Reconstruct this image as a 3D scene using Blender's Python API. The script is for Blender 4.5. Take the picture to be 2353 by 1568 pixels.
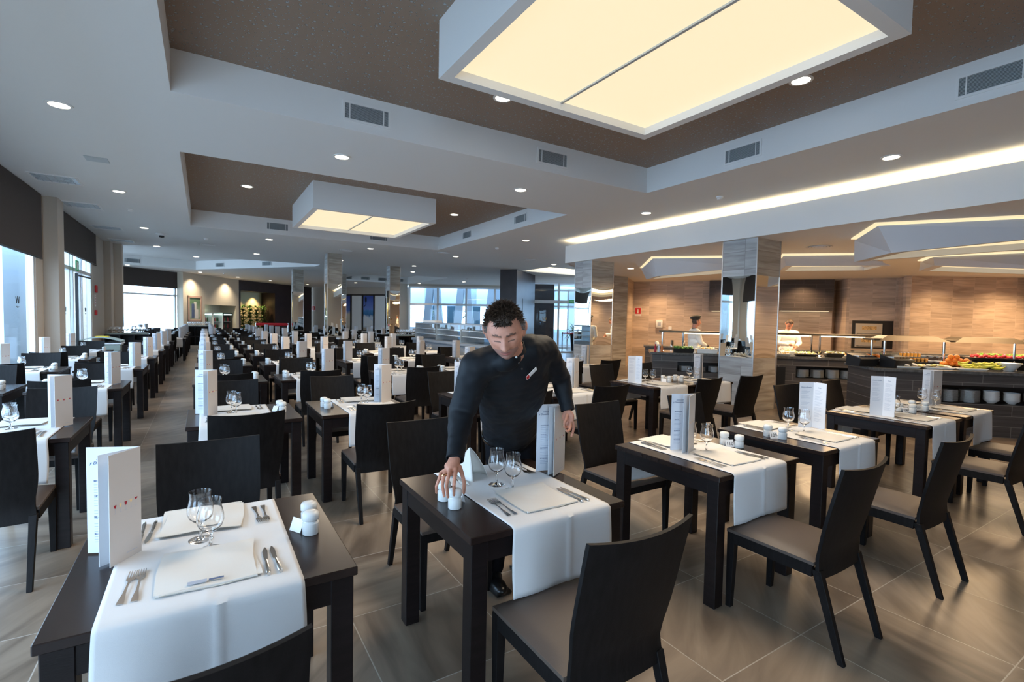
import bpy, bmesh, math, random
from math import sin, cos, pi, radians, sqrt, atan2
from mathutils import Vector, Matrix, noise
random.seed(7)
for o in list(bpy.data.objects): bpy.data.objects.remove(o)
S = bpy.context.scene
col = S.collection
# ------------------------------------------------------------------ camera
F, YAW, PITCH, ROLL, H = 1135.65, 0.558077, -0.0432206, 0.0186805, 1.57
fw = Vector((sin(YAW)*cos(PITCH), cos(YAW)*cos(PITCH), sin(PITCH)))
r0 = Vector((cos(YAW), -sin(YAW), 0)); u0 = r0.cross(fw)
cr = r0*cos(ROLL)+u0*sin(ROLL); cu = -r0*sin(ROLL)+u0*cos(ROLL)
cd = bpy.data.cameras.new('camera'); cam = bpy.data.objects.new('camera', cd); col.objects.link(cam)
cam.matrix_world = Matrix(((cr.x, cu.x, -fw.x, 0), (cr.y, cu.y, -fw.y, 0), (cr.z, cu.z, -fw.z, H), (0, 0, 0, 1)))
cd.sensor_width = 36; cd.lens = F/2353*36; cd.clip_start = .05; cd.clip_end = 300
cd.dof.use_dof = True; cd.dof.focus_distance = 2.6; cd.dof.aperture_fstop = 5.6
S.camera = cam
# ------------------------------------------------------------------ world, exposure
S.view_settings.view_transform = 'Standard'; S.view_settings.look = 'None'
S.view_settings.gamma = 1; S.view_settings.use_curve_mapping = False
S.view_settings.exposure = 0.35
w = bpy.data.worlds.new('sky'); S.world = w; w.use_nodes = True
bg = w.node_tree.nodes['Background']; bg.inputs[0].default_value = (.55, .76, 1, 1); bg.inputs[1].default_value = 7.0
ZC, ZT, ZB = 3.7, 4.106, 3.1       # main ceiling, tray ceiling, buffet ceiling

def lamp(kind, name, loc, power, color, size=.1, sy=None, rot=(0, 0, 0), spot=None, blend=.6):
    l = bpy.data.lights.new(name, kind); l.energy = power; l.color = color
    if kind == 'AREA':
        l.size = size
        if sy: l.shape = 'RECTANGLE'; l.size_y = sy
    else: l.shadow_soft_size = size
    if kind == 'SPOT': l.spot_size = radians(spot); l.spot_blend = blend
    o = bpy.data.objects.new(name, l); col.objects.link(o); o.location = loc; o.rotation_euler = rot
    return o
WARM = (1, .80, .55); DAY = (.62, .80, 1)
# ------------------------------------------------------------------ materials
MT = {}
def nt(name):
    m = bpy.data.materials.new(name); m.use_nodes = True; MT[name] = m
    return m, m.node_tree, m.node_tree.nodes['Principled BSDF']
def mat(name, c, rough=.5, metal=0, spec=None, em=0, trans=0, ior=1.45, coat=0, noise_amt=0, nscale=8, bump=0, bscale=300, sheen=0, stretch=None, emc=None, alpha=1):
    m, t, b = nt(name)
    b.inputs['Base Color'].default_value = (*c, 1); b.inputs['Roughness'].default_value = rough
    b.inputs['Metallic'].default_value = metal; b.inputs['IOR'].default_value = ior
    if spec is not None: b.inputs['Specular IOR Level'].default_value = spec
    if em: b.inputs['Emission Color'].default_value = (*(emc or c), 1); b.inputs['Emission Strength'].default_value = em
    b.inputs['Transmission Weight'].default_value = trans; b.inputs['Coat Weight'].default_value = coat
    b.inputs['Sheen Weight'].default_value = sheen
    if noise_amt or bump:
        tc = t.nodes.new('ShaderNodeTexCoord'); mp = t.nodes.new('ShaderNodeMapping')
        t.links.new(tc.outputs['Object'], mp.inputs[0])
        if stretch: mp.inputs['Scale'].default_value = stretch
    if noise_amt:
        n = t.nodes.new('ShaderNodeTexNoise'); n.inputs['Scale'].default_value = nscale; n.inputs['Detail'].default_value = 5
        t.links.new(mp.outputs[0], n.inputs['Vector'])
        r = t.nodes.new('ShaderNodeValToRGB')
        r.color_ramp.elements[0].position = .3; r.color_ramp.elements[1].position = .7
        r.color_ramp.elements[0].color = (*[v*(1-noise_amt) for v in c], 1); r.color_ramp.elements[1].color = (*[min(1, v*(1+noise_amt)) for v in c], 1)
        t.links.new(n.outputs[0], r.inputs[0]); t.links.new(r.outputs[0], b.inputs['Base Color'])
    if bump:
        n = t.nodes.new('ShaderNodeTexNoise'); n.inputs['Scale'].default_value = bscale
        t.links.new(mp.outputs[0], n.inputs['Vector'])
        bp = t.nodes.new('ShaderNodeBump'); bp.inputs['Strength'].default_value = bump; bp.inputs['Distance'].default_value = .002
        t.links.new(n.outputs[0], bp.inputs['Height']); t.links.new(bp.outputs[0], b.inputs['Normal'])
    return m
mat('ceiling_white', (.80, .80, .79), .7)
mat('plaster_beige', (.50, .44, .37), .7)
mat('plaster_cream', (.62, .54, .43), .7)
mat('white_paint', (.82, .82, .81), .5)
mat('dark_wood', (.009, .006, .006), .38, spec=.3, noise_amt=.35, nscale=6, stretch=(1, 1, 8), bump=.15, bscale=60)
mat('dark_wood_top', (.020, .012, .010), .25, spec=.4, noise_amt=.3, nscale=5, stretch=(2, 14, 2), coat=0)
mat('chair_wood', (.0075, .0065, .0065), .55, spec=.18, noise_amt=.35, nscale=9, stretch=(6, 6, .6), bump=.2, bscale=80)
mat('seat_leather', (.088, .066, .054), .5, bump=.25, bscale=500)
mat('linen', (.70, .695, .69), .85, bump=.25, bscale=900, sheen=.2)
mat('napkin_linen', (.72, .69, .64), .85, bump=.2, bscale=900)
mat('porcelain', (.72, .73, .72), .12)
mat('paper', (.68, .70, .74), .55)
mat('paper_warm', (.56, .53, .51), .45)
mat('ink', (.10, .14, .25), .7)
mat('ink_grey', (.42, .46, .55), .7)
mat('wine_red', (.35, .012, .03), .6)
mat('wine_gold', (.80, .62, .35), .6)
mat('steel', (.62, .60, .57), .2, 1)
mat('oven_steel', (.52, .48, .43), .4, 1)
mat('brushed_steel', (.55, .55, .55), .32, 1)
mat('chrome', (.8, .8, .8), .07, 1)
mat('glass', (1, 1, 1), 0.0, trans=1, ior=1.5)
mat('mirror', (.86, .90, .88), .012, 1)
mat('black_plastic', (.012, .012, .013), .35)
mat('blind_fabric', (.060, .048, .043), .85, noise_amt=.12, nscale=30, stretch=(8, 8, .5))
mat('frame_white', (.75, .77, .79), .35)
mat('dark_brown_panel', (.032, .020, .020), .35, noise_amt=.2, nscale=3)
mat('counter_top', (.10, .10, .10), .12, noise_amt=.3, nscale=25)
mat('downlight_glow', (1, .9, .75), em=14, emc=(1, .88, .70))
mat('diffuser_glow', (.2, .2, .18), .6, em=.76, emc=(1, .83, .54))
mat('raft_glow', (.2, .2, .18), .6, em=.75, emc=(1, .80, .48))
mat('bronze', (.12, .092, .06), .45, .4)
mat('strip_glow', (1, .9, .7), em=9, emc=(1, .80, .48))
mat('fridge_glow', (.8, 1, .9), em=2.2, emc=(.75, 1, .85))
mat('vent_dark', (.05, .07, .08), .6)
mat('vent_metal', (.52, .56, .58), .4, .3)
mat('sign_red', (.55, .02, .02), .5)
mat('sign_green', (.02, .25, .08), .5, em=.3)
mat('sign_white', (.85, .85, .85), .5)
mat('skin', (.52, .235, .155), .5, spec=.35, noise_amt=.13, nscale=35)
mat('lip', (.36, .12, .10), .5)
mat('brow', (.16, .085, .06), .8)
mat('stubble', (.33, .165, .125), .65)
mat('hair', (.085, .055, .038), .55, noise_amt=.4, nscale=60)
mat('hair_grey', (.13, .105, .09), .6, noise_amt=.3, nscale=80)
mat('black_shirt', (.006, .008, .011), .62, spec=.3, bump=.4, bscale=25, noise_amt=.2, nscale=9)
mat('black_trouser', (.006, .006, .008), .85, spec=.15)
mat('shoe_leather', (.008, .008, .008), .3)
mat('chef_white', (.80, .79, .76), .8, bump=.5, bscale=30)
mat('hat_dark', (.035, .033, .03), .8)
mat('gold', (.8, .5, .2), .2, 1)
mat('leaf', (.035, .12, .02), .5, noise_amt=.4, nscale=20)
mat('leaf_light', (.22, .42, .05), .5, noise_amt=.4, nscale=40)
mat('banana', (.50, .50, .06), .5, noise_amt=.15, nscale=20)
mat('orange', (.80, .22, .02), .5, bump=.3, bscale=300)
mat('tomato', (.55, .03, .03), .3)
mat('melon', (.80, .66, .22), .5, noise_amt=.2, nscale=30)
mat('juice', (.85, .38, .05), .2)
mat('food_mix', (.65, .42, .18), .6, noise_amt=.6, nscale=30)
mat('terracotta', (.5, .15, .04), .6)
mat('trolley_grey', (.33, .40, .36), .5)
mat('yellow', (.8, .6, .03), .5)
mat('terrace_wall', (.62, .74, .85), .7)
mat('facade_glass', (.06, .13, .18), .1)
mat('terrace_floor', (.55, .58, .60), .8)
mat('raft_white', (.66, .68, .72), .7)
mat('belt_red', (.6, .02, .03), .6)
mat('frame_pink', (.55, .36, .28), .4)
mat('case_stone', (.20, .24, .29), .35, noise_amt=.1, nscale=3)
mat('bottle', (.02, .05, .03), .1)

def links(t, a, b): t.links.new(a, b)
def window_glass():
    m, t, b = nt('window_glass')
    tr = t.nodes.new('ShaderNodeBsdfTransparent'); tr.inputs[0].default_value = (.93, .97, 1, 1)
    gl = t.nodes.new('ShaderNodeBsdfGlossy'); gl.inputs['Roughness'].default_value = .01
    lw = t.nodes.new('ShaderNodeLayerWeight'); lw.inputs[0].default_value = .12; fr = t.nodes.new('ShaderNodeMapRange'); fr.inputs['To Min'].default_value = .02; fr.inputs['To Max'].default_value = .22; t.links.new(lw.outputs['Facing'], fr.inputs[0])
    mx = t.nodes.new('ShaderNodeMixShader'); links(t, fr.outputs[0], mx.inputs[0]); links(t, tr.outputs[0], mx.inputs[1]); links(t, gl.outputs[0], mx.inputs[2])
    links(t, mx.outputs[0], t.nodes['Material Output'].inputs[0])
window_glass()

def stone(name, d, tw, th, c1, c2, mortar, rough=.35, off=.5, streak=1.0, z=True, msize=.004, mirror_dir=None, contrast=.35):
    """tiles: u runs along d (x,y), v is height z (or the other floor axis)"""
    m, t, b = nt(name); N = t.nodes.new
    g = N('ShaderNodeNewGeometry')
    dt = N('ShaderNodeVectorMath'); dt.operation = 'DOT_PRODUCT'; dt.inputs[1].default_value = (d[0], d[1], 0)
    links(t, g.outputs['Position'], dt.inputs[0])
    dv = N('ShaderNodeVectorMath'); dv.operation = 'DOT_PRODUCT'; dv.inputs[1].default_value = (0, 0, 1) if z else (-d[1], d[0], 0)
    links(t, g.outputs['Position'], dv.inputs[0])
    cb = N('ShaderNodeCombineXYZ'); links(t, dt.outputs['Value'], cb.inputs[0]); links(t, dv.outputs['Value'], cb.inputs[1])
    br = N('ShaderNodeTexBrick'); br.inputs['Scale'].default_value = 1; br.inputs['Brick Width'].default_value = tw; br.inputs['Row Height'].default_value = th
    br.inputs['Mortar Size'].default_value = msize; br.offset = off; br.squash = 1; br.inputs['Bias'].default_value = 0
    br.inputs['Color1'].default_value = (0, 0, 0, 1); br.inputs['Color2'].default_value = (1, 1, 1, 1); br.inputs['Mortar'].default_value = (.5, .5, .5, 1)
    br.inputs['Mortar Smooth'].default_value = .1
    links(t, cb.outputs[0], br.inputs['Vector'])
    # streaks warped by noise, shifted per tile
    sc = N('ShaderNodeSeparateColor'); links(t, br.outputs['Color'], sc.inputs[0])
    mul = N('ShaderNodeMath'); mul.operation = 'MULTIPLY'; mul.inputs[1].default_value = 37.3; links(t, sc.outputs[0], mul.inputs[0])
    ad = N('ShaderNodeVectorMath'); ad.operation = 'ADD'; links(t, cb.outputs[0], ad.inputs[0])
    cx = N('ShaderNodeCombineXYZ'); links(t, mul.outputs[0], cx.inputs[2]); links(t, cx.outputs[0], ad.inputs[1])
    mp = N('ShaderNodeMapping'); mp.inputs['Scale'].default_value = (.9, 9*streak, 1); links(t, ad.outputs[0], mp.inputs[0])
    if not z:
        rt = N('ShaderNodeVectorRotate'); rt.rotation_type = 'Z_AXIS'
        m2 = N('ShaderNodeMath'); m2.operation = 'MULTIPLY'; m2.inputs[1].default_value = 1.9; links(t, sc.outputs[0], m2.inputs[0])
        links(t, ad.outputs[0], rt.inputs['Vector']); links(t, m2.outputs[0], rt.inputs['Angle']); links(t, rt.outputs[0], mp.inputs[0])
    n = N('ShaderNodeTexNoise'); n.inputs['Scale'].default_value = 1.3; n.inputs['Detail'].default_value = 6; n.inputs['Distortion'].default_value = .8
    links(t, mp.outputs[0], n.inputs['Vector'])
    rp = N('ShaderNodeValToRGB'); rp.color_ramp.elements[0].position = .5-contrast/2; rp.color_ramp.elements[1].position = .5+contrast/2
    rp.color_ramp.elements[0].color = (*c1, 1); rp.color_ramp.elements[1].color = (*c2, 1); links(t, n.outputs[0], rp.inputs[0])
    hs = N('ShaderNodeHueSaturation'); links(t, rp.outputs[0], hs.inputs['Color'])
    mr = N('ShaderNodeMapRange'); mr.inputs['To Min'].default_value = .85; mr.inputs['To Max'].default_value = 1.12; links(t, sc.outputs[0], mr.inputs[0]); links(t, mr.outputs[0], hs.inputs['Value'])
    mx = N('ShaderNodeMix'); mx.data_type = 'RGBA'; links(t, br.outputs['Fac'], mx.inputs[0]); links(t, hs.outputs[0], mx.inputs[6]); mx.inputs[7].default_value = (*mortar, 1)
    links(t, mx.outputs[2], b.inputs['Base Color']); b.inputs['Roughness'].default_value = rough
    return m
stone('floor_tile', (0, 1), .64, .64, (.125, .095, .070), (.31, .245, .185), (.42, .38, .33), .30, 0, .55, z=False, msize=.0028, contrast=.4)
BD = Vector((.7, -.714)).normalized(); BN = Vector((.714, .70)).normalized()   # buffet front direction, direction away from the diners
stone('wall_stone', (BD.x, BD.y), .62, .31, (.46, .345, .255), (.68, .54, .42), (.62, .50, .40), .4, 0, .9)
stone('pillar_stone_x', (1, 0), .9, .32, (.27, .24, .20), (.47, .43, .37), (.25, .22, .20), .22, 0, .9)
stone('pillar_stone_y', (0, 1), .9, .32, (.30, .30, .30), (.50, .52, .53), (.25, .25, .25), .22, 0, .9)  # same stone as x, with cool window light put into its colour
stone('counter_tile', (BD.x, BD.y), .62, .155, (.050, .045, .045), (.085, .078, .076), (.20, .19, .18), .35, .4, 3)
stone('hood_tile', (BD.x, BD.y), .62, .155, (.045, .036, .034), (.075, .060, .057), (.12, .10, .09), .35, .4, 3)

def tray_mat():
    m, t, b = nt('perforated_panel'); N = t.nodes.new
    b.inputs['Roughness'].default_value = .6
    tc = N('ShaderNodeTexCoord')
    hs = []
    for s, th in ((7.5, .11), (18, .13)):
        v = N('ShaderNodeTexVoronoi'); v.inputs['Scale'].default_value = s; v.voronoi_dimensions = '2D'; links(t, tc.outputs['Object'], v.inputs['Vector'])
        r = N('ShaderNodeMapRange'); r.inputs['From Min'].default_value = th*.55; r.inputs['From Max'].default_value = th; links(t, v.outputs['Distance'], r.inputs[0]); hs.append(r.outputs[0])
    mn = N('ShaderNodeMath'); mn.operation = 'MINIMUM'; links(t, hs[0], mn.inputs[0]); links(t, hs[1], mn.inputs[1])
    bp = N('ShaderNodeBump'); bp.inputs['Strength'].default_value = 1; bp.inputs['Distance'].default_value = .008; links(t, mn.outputs[0], bp.inputs['Height']); links(t, bp.outputs[0], b.inputs['Normal'])
    rp = N('ShaderNodeValToRGB'); rp.color_ramp.elements[0].color = (.38, .42, .45, 1); rp.color_ramp.elements[1].color = (.30, .225, .175, 1); links(t, mn.outputs[0], rp.inputs[0]); links(t, rp.outputs[0], b.inputs['Base Color'])  # pale dots: lit dimple edges are put into the colour
tray_mat()

def picture_mat(name, kind):
    m, t, b = nt(name); N = t.nodes.new; b.inputs['Roughness'].default_value = .5
    tc = N('ShaderNodeTexCoord'); sp = N('ShaderNodeSeparateXYZ'); links(t, tc.outputs['Generated'], sp.inputs[0])
    n = N('ShaderNodeTexNoise'); n.inputs['Scale'].default_value = 6; links(t, tc.outputs['Generated'], n.inputs['Vector'])
    a = N('ShaderNodeMath'); a.operation = 'MULTIPLY_ADD'; a.inputs[1].default_value = .12; links(t, n.outputs[0], a.inputs[0]); links(t, sp.outputs['Z'], a.inputs[2])
    r = N('ShaderNodeValToRGB'); links(t, a.outputs[0], r.inputs[0]); cr_ = r.color_ramp
    stops = {'sea': [(0, (.35, .28, .20)), (.12, (.40, .33, .26)), (.16, (.55, .62, .70)), (.44, (.60, .70, .80)), (.5, (.02, .16, .38)), (.64, (.06, .25, .55)), (.66, (.14, .24, .62)), (1, (.03, .08, .42))],
             'village': [(0, (.45, .36, .28)), (.2, (.65, .6, .52)), (.5, (.70, .62, .5)), (.62, (.10, .20, .55)), (1, (.02, .06, .40))],
             'abstract': [(0, (.10, .16, .10)), (.3, (.45, .50, .38)), (.55, (.30, .36, .25)), (.8, (.12, .22, .12)), (1, (.20, .30, .16))]}[kind]
    while len(cr_.elements) < len(stops): cr_.elements.new(.5)
    for e, (p, c) in zip(cr_.elements, stops): e.position = p; e.color = (*c, 1)
    links(t, r.outputs[0], b.inputs['Base Color'])
picture_mat('photo_sea', 'sea'); picture_mat('photo_village', 'village'); picture_mat('canvas', 'abstract')

# ------------------------------------------------------------------ mesh builder
class MB:
    def __init__(s): s.v = []; s.f = []; s.m = []; s.T = Matrix.Identity(4)
    def add(s, vs, fs, mi=0):
        b = len(s.v); s.v += [tuple(s.T @ Vector(v)) for v in vs]; s.f += [[b+i for i in f] for f in fs]; s.m += [mi]*len(fs); return s
    def box(s, a, b, mi=0):
        x0, y0, z0 = a; x1, y1, z1 = b
        return s.add([(x0, y0, z0), (x1, y0, z0), (x1, y1, z0), (x0, y1, z0), (x0, y0, z1), (x1, y0, z1), (x1, y1, z1), (x0, y1, z1)],
                     [(0, 3, 2, 1), (4, 5, 6, 7), (0, 1, 5, 4), (1, 2, 6, 5), (2, 3, 7, 6), (3, 0, 4, 7)], mi)
    def hexa(s, bot, top, mi=0):
        return s.add(list(bot)+list(top), [(0, 3, 2, 1), (4, 5, 6, 7), (0, 1, 5, 4), (1, 2, 6, 5), (2, 3, 7, 6), (3, 0, 4, 7)], mi)
    def prism(s, poly, z0, z1, mi=0):
        n = len(poly)
        return s.add([(x, y, z0) for x, y in poly]+[(x, y, z1) for x, y in poly], [list(range(n))[::-1], list(range(n, 2*n))]+[(i, (i+1) % n, n+(i+1) % n, n+i) for i in range(n)], mi)
    def lathe(s, prof, c=(0, 0, 0), n=20, mi=0, caps=True):
        vs = []; fs = []
        for r, z in prof:
            for k in range(n): a = 2*pi*k/n; vs.append((c[0]+r*cos(a), c[1]+r*sin(a), c[2]+z))
        for i in range(len(prof)-1):
            for k in range(n): fs.append((i*n+k, i*n+(k+1) % n, (i+1)*n+(k+1) % n, (i+1)*n+k))
        if caps: fs.append(list(range(n))[::-1]); fs.append([(len(prof)-1)*n+k for k in range(n)])
        return s.add(vs, fs, mi)
    def tube(s, pts, rad, n=8, mi=0, flat=1):
        pts = [Vector(p) for p in pts]; rad = rad if isinstance(rad, (list, tuple)) else [rad]*len(pts)
        vs = []; fs = []; up = Vector((0, 0, 1))
        for i, p in enumerate(pts):
            t = (pts[min(i+1, len(pts)-1)]-pts[max(i-1, 0)]).normalized()
            a = t.cross(up)
            if a.length < .05: a = t.cross(Vector((1, 0, 0)))
            a.normalize(); b = a.cross(t)
            for k in range(n): q = 2*pi*k/n; vs.append(p+a*rad[i]*cos(q)+b*rad[i]*flat*sin(q))
        for i in range(len(pts)-1):
            for k in range(n): fs.append((i*n+k, i*n+(k+1) % n, (i+1)*n+(k+1) % n, (i+1)*n+k))
        fs.append(list(range(n))[::-1]); fs.append([(len(pts)-1)*n+k for k in range(n)])
        return s.add(vs, fs, mi)
    def ell(s, c, r, R=None, n=16, mi=0):
        R = R or Matrix.Identity(3); vs = [Vector(c)+R@Vector((0, 0, -r[2]))]; fs = []; h = n//2
        for i in range(1, h):
            t = -pi/2+pi*i/h
            for k in range(n): q = 2*pi*k/n; vs.append(Vector(c)+R@Vector((r[0]*cos(t)*cos(q), r[1]*cos(t)*sin(q), r[2]*sin(t))))
        vs.append(Vector(c)+R@Vector((0, 0, r[2])))
        for k in range(n): fs.append((0, 1+(k+1) % n, 1+k)); fs.append((len(vs)-1, 1+(h-2)*n+k, 1+(h-2)*n+(k+1) % n))
        for i in range(h-2):
            for k in range(n): fs.append((1+i*n+k, 1+i*n+(k+1) % n, 1+(i+1)*n+(k+1) % n, 1+(i+1)*n+k))
        return s.add(vs, fs, mi)
    def caps(s, p0, p1, r0_, r1_, n=12, mi=0):      # tapered limb with round ends
        s.ell(p0, (r0_,)*3, n=n, mi=mi); s.ell(p1, (r1_,)*3, n=n, mi=mi); return s.tube([p0, p1], [r0_, r1_], n, mi)
    def grid(s, fn, nu, nv, mi=0, closed=False):
        vs = [fn(i/nu, j/nv) for j in range(nv+1) for i in range(nu+1)]
        return s.add(vs, [(j*(nu+1)+i, j*(nu+1)+i+1, (j+1)*(nu+1)+i+1, (j+1)*(nu+1)+i) for j in range(nv) for i in range(nu)], mi)
    def build(s, name, mats, parent=None, bevel=0, smooth=None, solid=0, segs=1):
        me = bpy.data.meshes.new(name); me.from_pydata(s.v, [], s.f)
        for k in (mats if isinstance(mats, (list, tuple)) else [mats]): me.materials.append(MT[k])
        me.polygons.foreach_set('material_index', s.m)
        bm = bmesh.new(); bm.from_mesh(me)
        bmesh.ops.recalc_face_normals(bm, faces=bm.faces)
        if bevel:
            es = [e for e in bm.edges if len(e.link_faces) == 2 and e.calc_face_angle(0) > .5]
            bmesh.ops.bevel(bm, geom=es, offset=bevel, segments=segs, affect='EDGES', profile=.5)
        bm.to_mesh(me); bm.free()
        if smooth is not None or bevel: me.shade_smooth(); me.set_sharp_from_angle(angle=radians(smooth or 30))
        o = bpy.data.objects.new(name, me); col.objects.link(o)
        if parent: o.parent = parent
        if solid:
            md = o.modifiers.new('thickness', 'SOLIDIFY'); md.thickness = solid; md.offset = 1
        return o
def boxo(name, a, b, m, parent=None, bevel=0): return MB().box(a, b).build(name, m, parent, bevel)
def tag(o, label, cat, group=None):
    o['label'] = label; o['category'] = cat
    if group: o['group'] = group
    return o
def thing(name, label, cat, loc=(0, 0, 0), rz=0, group=None):
    o = bpy.data.objects.new(name, None); col.objects.link(o); o.location = loc; o.rotation_euler = (0, 0, rz); o.empty_display_size = .1
    return tag(o, label, cat, group)
def struct(o): o['kind'] = 'structure'; return o
kids = {}
def children(o):
    return [c for c in bpy.data.objects if c.parent == o]
def dup(root, loc, rz, label, group=None):
    if root.name not in kids: kids[root.name] = [(c, children(c)) for c in children(root)]
    r = root.copy(); col.objects.link(r); r.location = loc; r.rotation_euler = (0, 0, rz); r['label'] = label
    if group: r['group'] = group
    for c, gs in kids[root.name]:
        k = c.copy(); col.objects.link(k); k.parent = r
        for g in gs: q = g.copy(); col.objects.link(q); q.parent = k
    return r
class Proto:      # the first placing moves the prototype itself, later ones copy it
    def __init__(s, root): s.root = root; s.used = False
    def put(s, loc, rz, label, group=None):
        if not s.used:
            s.used = True; r = s.root; r.location = loc; r.rotation_euler = (0, 0, rz); r['label'] = label
            if group: r['group'] = group
            return r
        return dup(s.root, loc, rz, label, group)
def text_mesh(body, size, m, name, M, parent=None, align='CENTER', shear=0, extrude=.0004):
    c = bpy.data.curves.new(name, 'FONT'); c.body = body; c.size = size; c.align_x = align; c.align_y = 'CENTER'; c.extrude = extrude; c.shear = shear; c.resolution_u = 3
    o = bpy.data.objects.new(name, c); col.objects.link(o)
    dg = bpy.context.evaluated_depsgraph_get(); me = bpy.data.meshes.new_from_object(o.evaluated_get(dg)); bpy.data.objects.remove(o)
    me.transform(M); me.materials.clear(); me.materials.append(MT[m]); me.name = name
    o = bpy.data.objects.new(name, me); col.objects.link(o)
    if parent: o.parent = parent
    return o
def frame(o, x, z=(0, 0, 1)):     # local x -> x dir, local y -> z dir (upright panel), local z -> outward
    x = Vector(x).normalized(); y = Vector(z).normalized(); n = x.cross(y)
    return Matrix(((x.x, y.x, n.x, o[0]), (x.y, y.y, n.y, o[1]), (x.z, y.z, n.z, o[2]), (0, 0, 0, 1)))
def rotM(o, ang): return Matrix.Translation(Vector(o)) @ Matrix.Rotation(ang, 4, 'Z')
#STRUCTURE
# ------------------------------------------------------------------ floor and ceilings
struct(boxo('floor', (-6, -4, -.1), (30, 44, 0), 'floor_tile'))
struct(boxo('floor', (-30, -4, -.16), (-2.66, 44, -.06), 'terrace_floor')).name = 'floor_terrace'
T1 = (-.255, -.64, 6.22, 5.857); T2 = (-.24, 7.95, 6.26, 14.45)
c = MB(); FX = 8.19
def slab(x0, y0, x1, y1): c.box((x0, y0, ZC), (x1, y1, ZC+.12))
slab(-2.66, -4, T1[0], 19.7); slab(T1[2], -4, FX+1.2, 17.0)
slab(T1[0], -4, T1[2], T1[1]); slab(T1[0], T1[3], T1[2], T2[1]); slab(T1[0], T2[3], T1[2], 19.7)
slab(T1[2], 17.0, FX+1.2, 19.7)
c.box((FX+1.2, 9.5, ZC), (26, 16.2, ZC+.12)); c.box((FX+1.2, 16.2, ZC), (11.8, 19.7, ZC+.12)); c.box((15.2, 16.2, ZC), (18.5, 19.7, ZC+.12)); c.box((11.8, 18.2, ZC), (15.2, 19.7, ZC+.12))
T3 = [(-4.4, 22.3), (.6, 21.9), (4.1, 21.7), (4.1, 22.6), (-.3, 28.4), (-5.6, 27.0)]
T4 = (6.6, 23.9, 10.9, 30.0)
slab(-8, 19.7, 18.5, 21.7); slab(-8, 28.4, 6.6, 44); c.prism([(10.9, 21.7), (18.5, 21.7), (18.5, 25.2), (17.4, 25.9), (11.1, 30.0), (10.9, 30.0)], ZC, ZC+.12); slab(6.6, 30.0, 11.5, 44); slab(6.6, 21.7, 10.9, 23.9)
c.prism([(4.1, 21.7), (6.6, 21.7), (6.6, 28.4), (-.3, 28.4), (4.1, 22.6)], ZC, ZC+.12); c.prism([(-8, 21.7), (4.1, 21.7), (.6, 21.9), (-4.4, 22.3), (-5.6, 27), (-8, 27)], ZC, ZC+.12); c.prism([(-8, 27), (-5.6, 27), (-.3, 28.4), (-8, 28.4)], ZC, ZC+.12)
struct(c.build('ceiling', 'ceiling_white'))
def tray(poly, top, n):
    c = MB(); k = len(poly)
    for i in range(k):
        a = Vector((*poly[i], 0)); b = Vector((*poly[(i+1) % k], 0)); d = (b-a).normalized(); nn = Vector((d.y, -d.x, 0))*.05
        c.hexa([a+Vector((0, 0, ZC+.12)), b+Vector((0, 0, ZC+.12)), b+nn+Vector((0, 0, ZC+.12)), a+nn+Vector((0, 0, ZC+.12))], [a+Vector((0, 0, ZT)), b+Vector((0, 0, ZT)), b+nn+Vector((0, 0, ZT)), a+nn+Vector((0, 0, ZT))])
    r = struct(c.build('trim_%d' % n, 'ceiling_white'))
    t = MB().prism(poly, ZT, ZT+.05).build('ceiling_tray', top); struct(t); t.name = 'ceiling_%d' % n
def rect(q): return [(q[0], q[1]), (q[2], q[1]), (q[2], q[3]), (q[0], q[3])]
tray(rect(T1), 'perforated_panel', 1); tray(rect(T2), 'perforated_panel', 2); tray(T3, 'ceiling_white', 3); tray(rect(T4), 'ceiling_white', 4)
# entrance slot with warm cove
c = MB(); sl = (11.8, 16.2, 15.2, 18.2)
for a, b in (((sl[0]-.3, sl[1]-.3), (sl[0], sl[3]+.3)), ((sl[2], sl[1]-.3), (sl[2]+.3, sl[3]+.3)), ((sl[0], sl[1]-.3), (sl[2], sl[1])), ((sl[0], sl[3]), (sl[2], sl[3]+.3))):
    c.box((a[0], a[1], ZC+.3), (b[0], b[1], ZC+.34))
c.box((sl[0], sl[1], ZC+.34), (sl[2], sl[3], ZC+.38)); c.box((sl[0]-.3, sl[1]-.3, ZC+.1), (sl[0]-.26, sl[3]+.3, ZC+.34)); c.box((sl[0]-.3, sl[3]+.26, ZC+.1), (sl[2]+.3, sl[3]+.3, ZC+.34))
struct(c.build('ceiling_5', 'ceiling_white'))
st = tag(MB().box((sl[0]+.05, sl[3]-.12, ZC+.25), (sl[2]-.05, sl[3]-.06, ZC+.30)).build('cove_strip_light', 'strip_glow'), 'warm light strip inside the ceiling slot above the glass entrance', 'light strip')
# buffet ceiling + fascia
bp = [(FX+.06, -4), (FX+.06, 10.52), (11.3, 12.86), (13.97, 14.2), (26, 14.2), (26, -4)]
struct(MB().prism(bp, ZB, ZB+.08).build('ceiling_buffet', 'ceiling_white')).name = 'ceiling_6'
c = MB().box((FX, -4, ZB), (FX+.06, 10.52, 3.55)); d = Vector((11.3-FX, 12.9-10.52, 0)).normalized(); n_ = Vector((d.y, -d.x, 0))*.06
c.hexa([Vector((FX, 10.52, ZB)), Vector((11.3, 12.9, ZB)), Vector((11.3, 12.9, ZB))+n_, Vector((FX, 10.52, ZB))+n_], [Vector((FX, 10.52, 3.55)), Vector((11.3, 12.9, 3.55)), Vector((11.3, 12.9, 3.55))+n_, Vector((FX, 10.52, 3.55))+n_])
struct(c.build('trim_5', 'ceiling_white'))
struct(boxo('ceiling_cove_end', (FX+1.2, -4, ZB+.08), (FX+1.3, 10, ZC+.1), 'ceiling_white')).name = 'trim_6'
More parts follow.
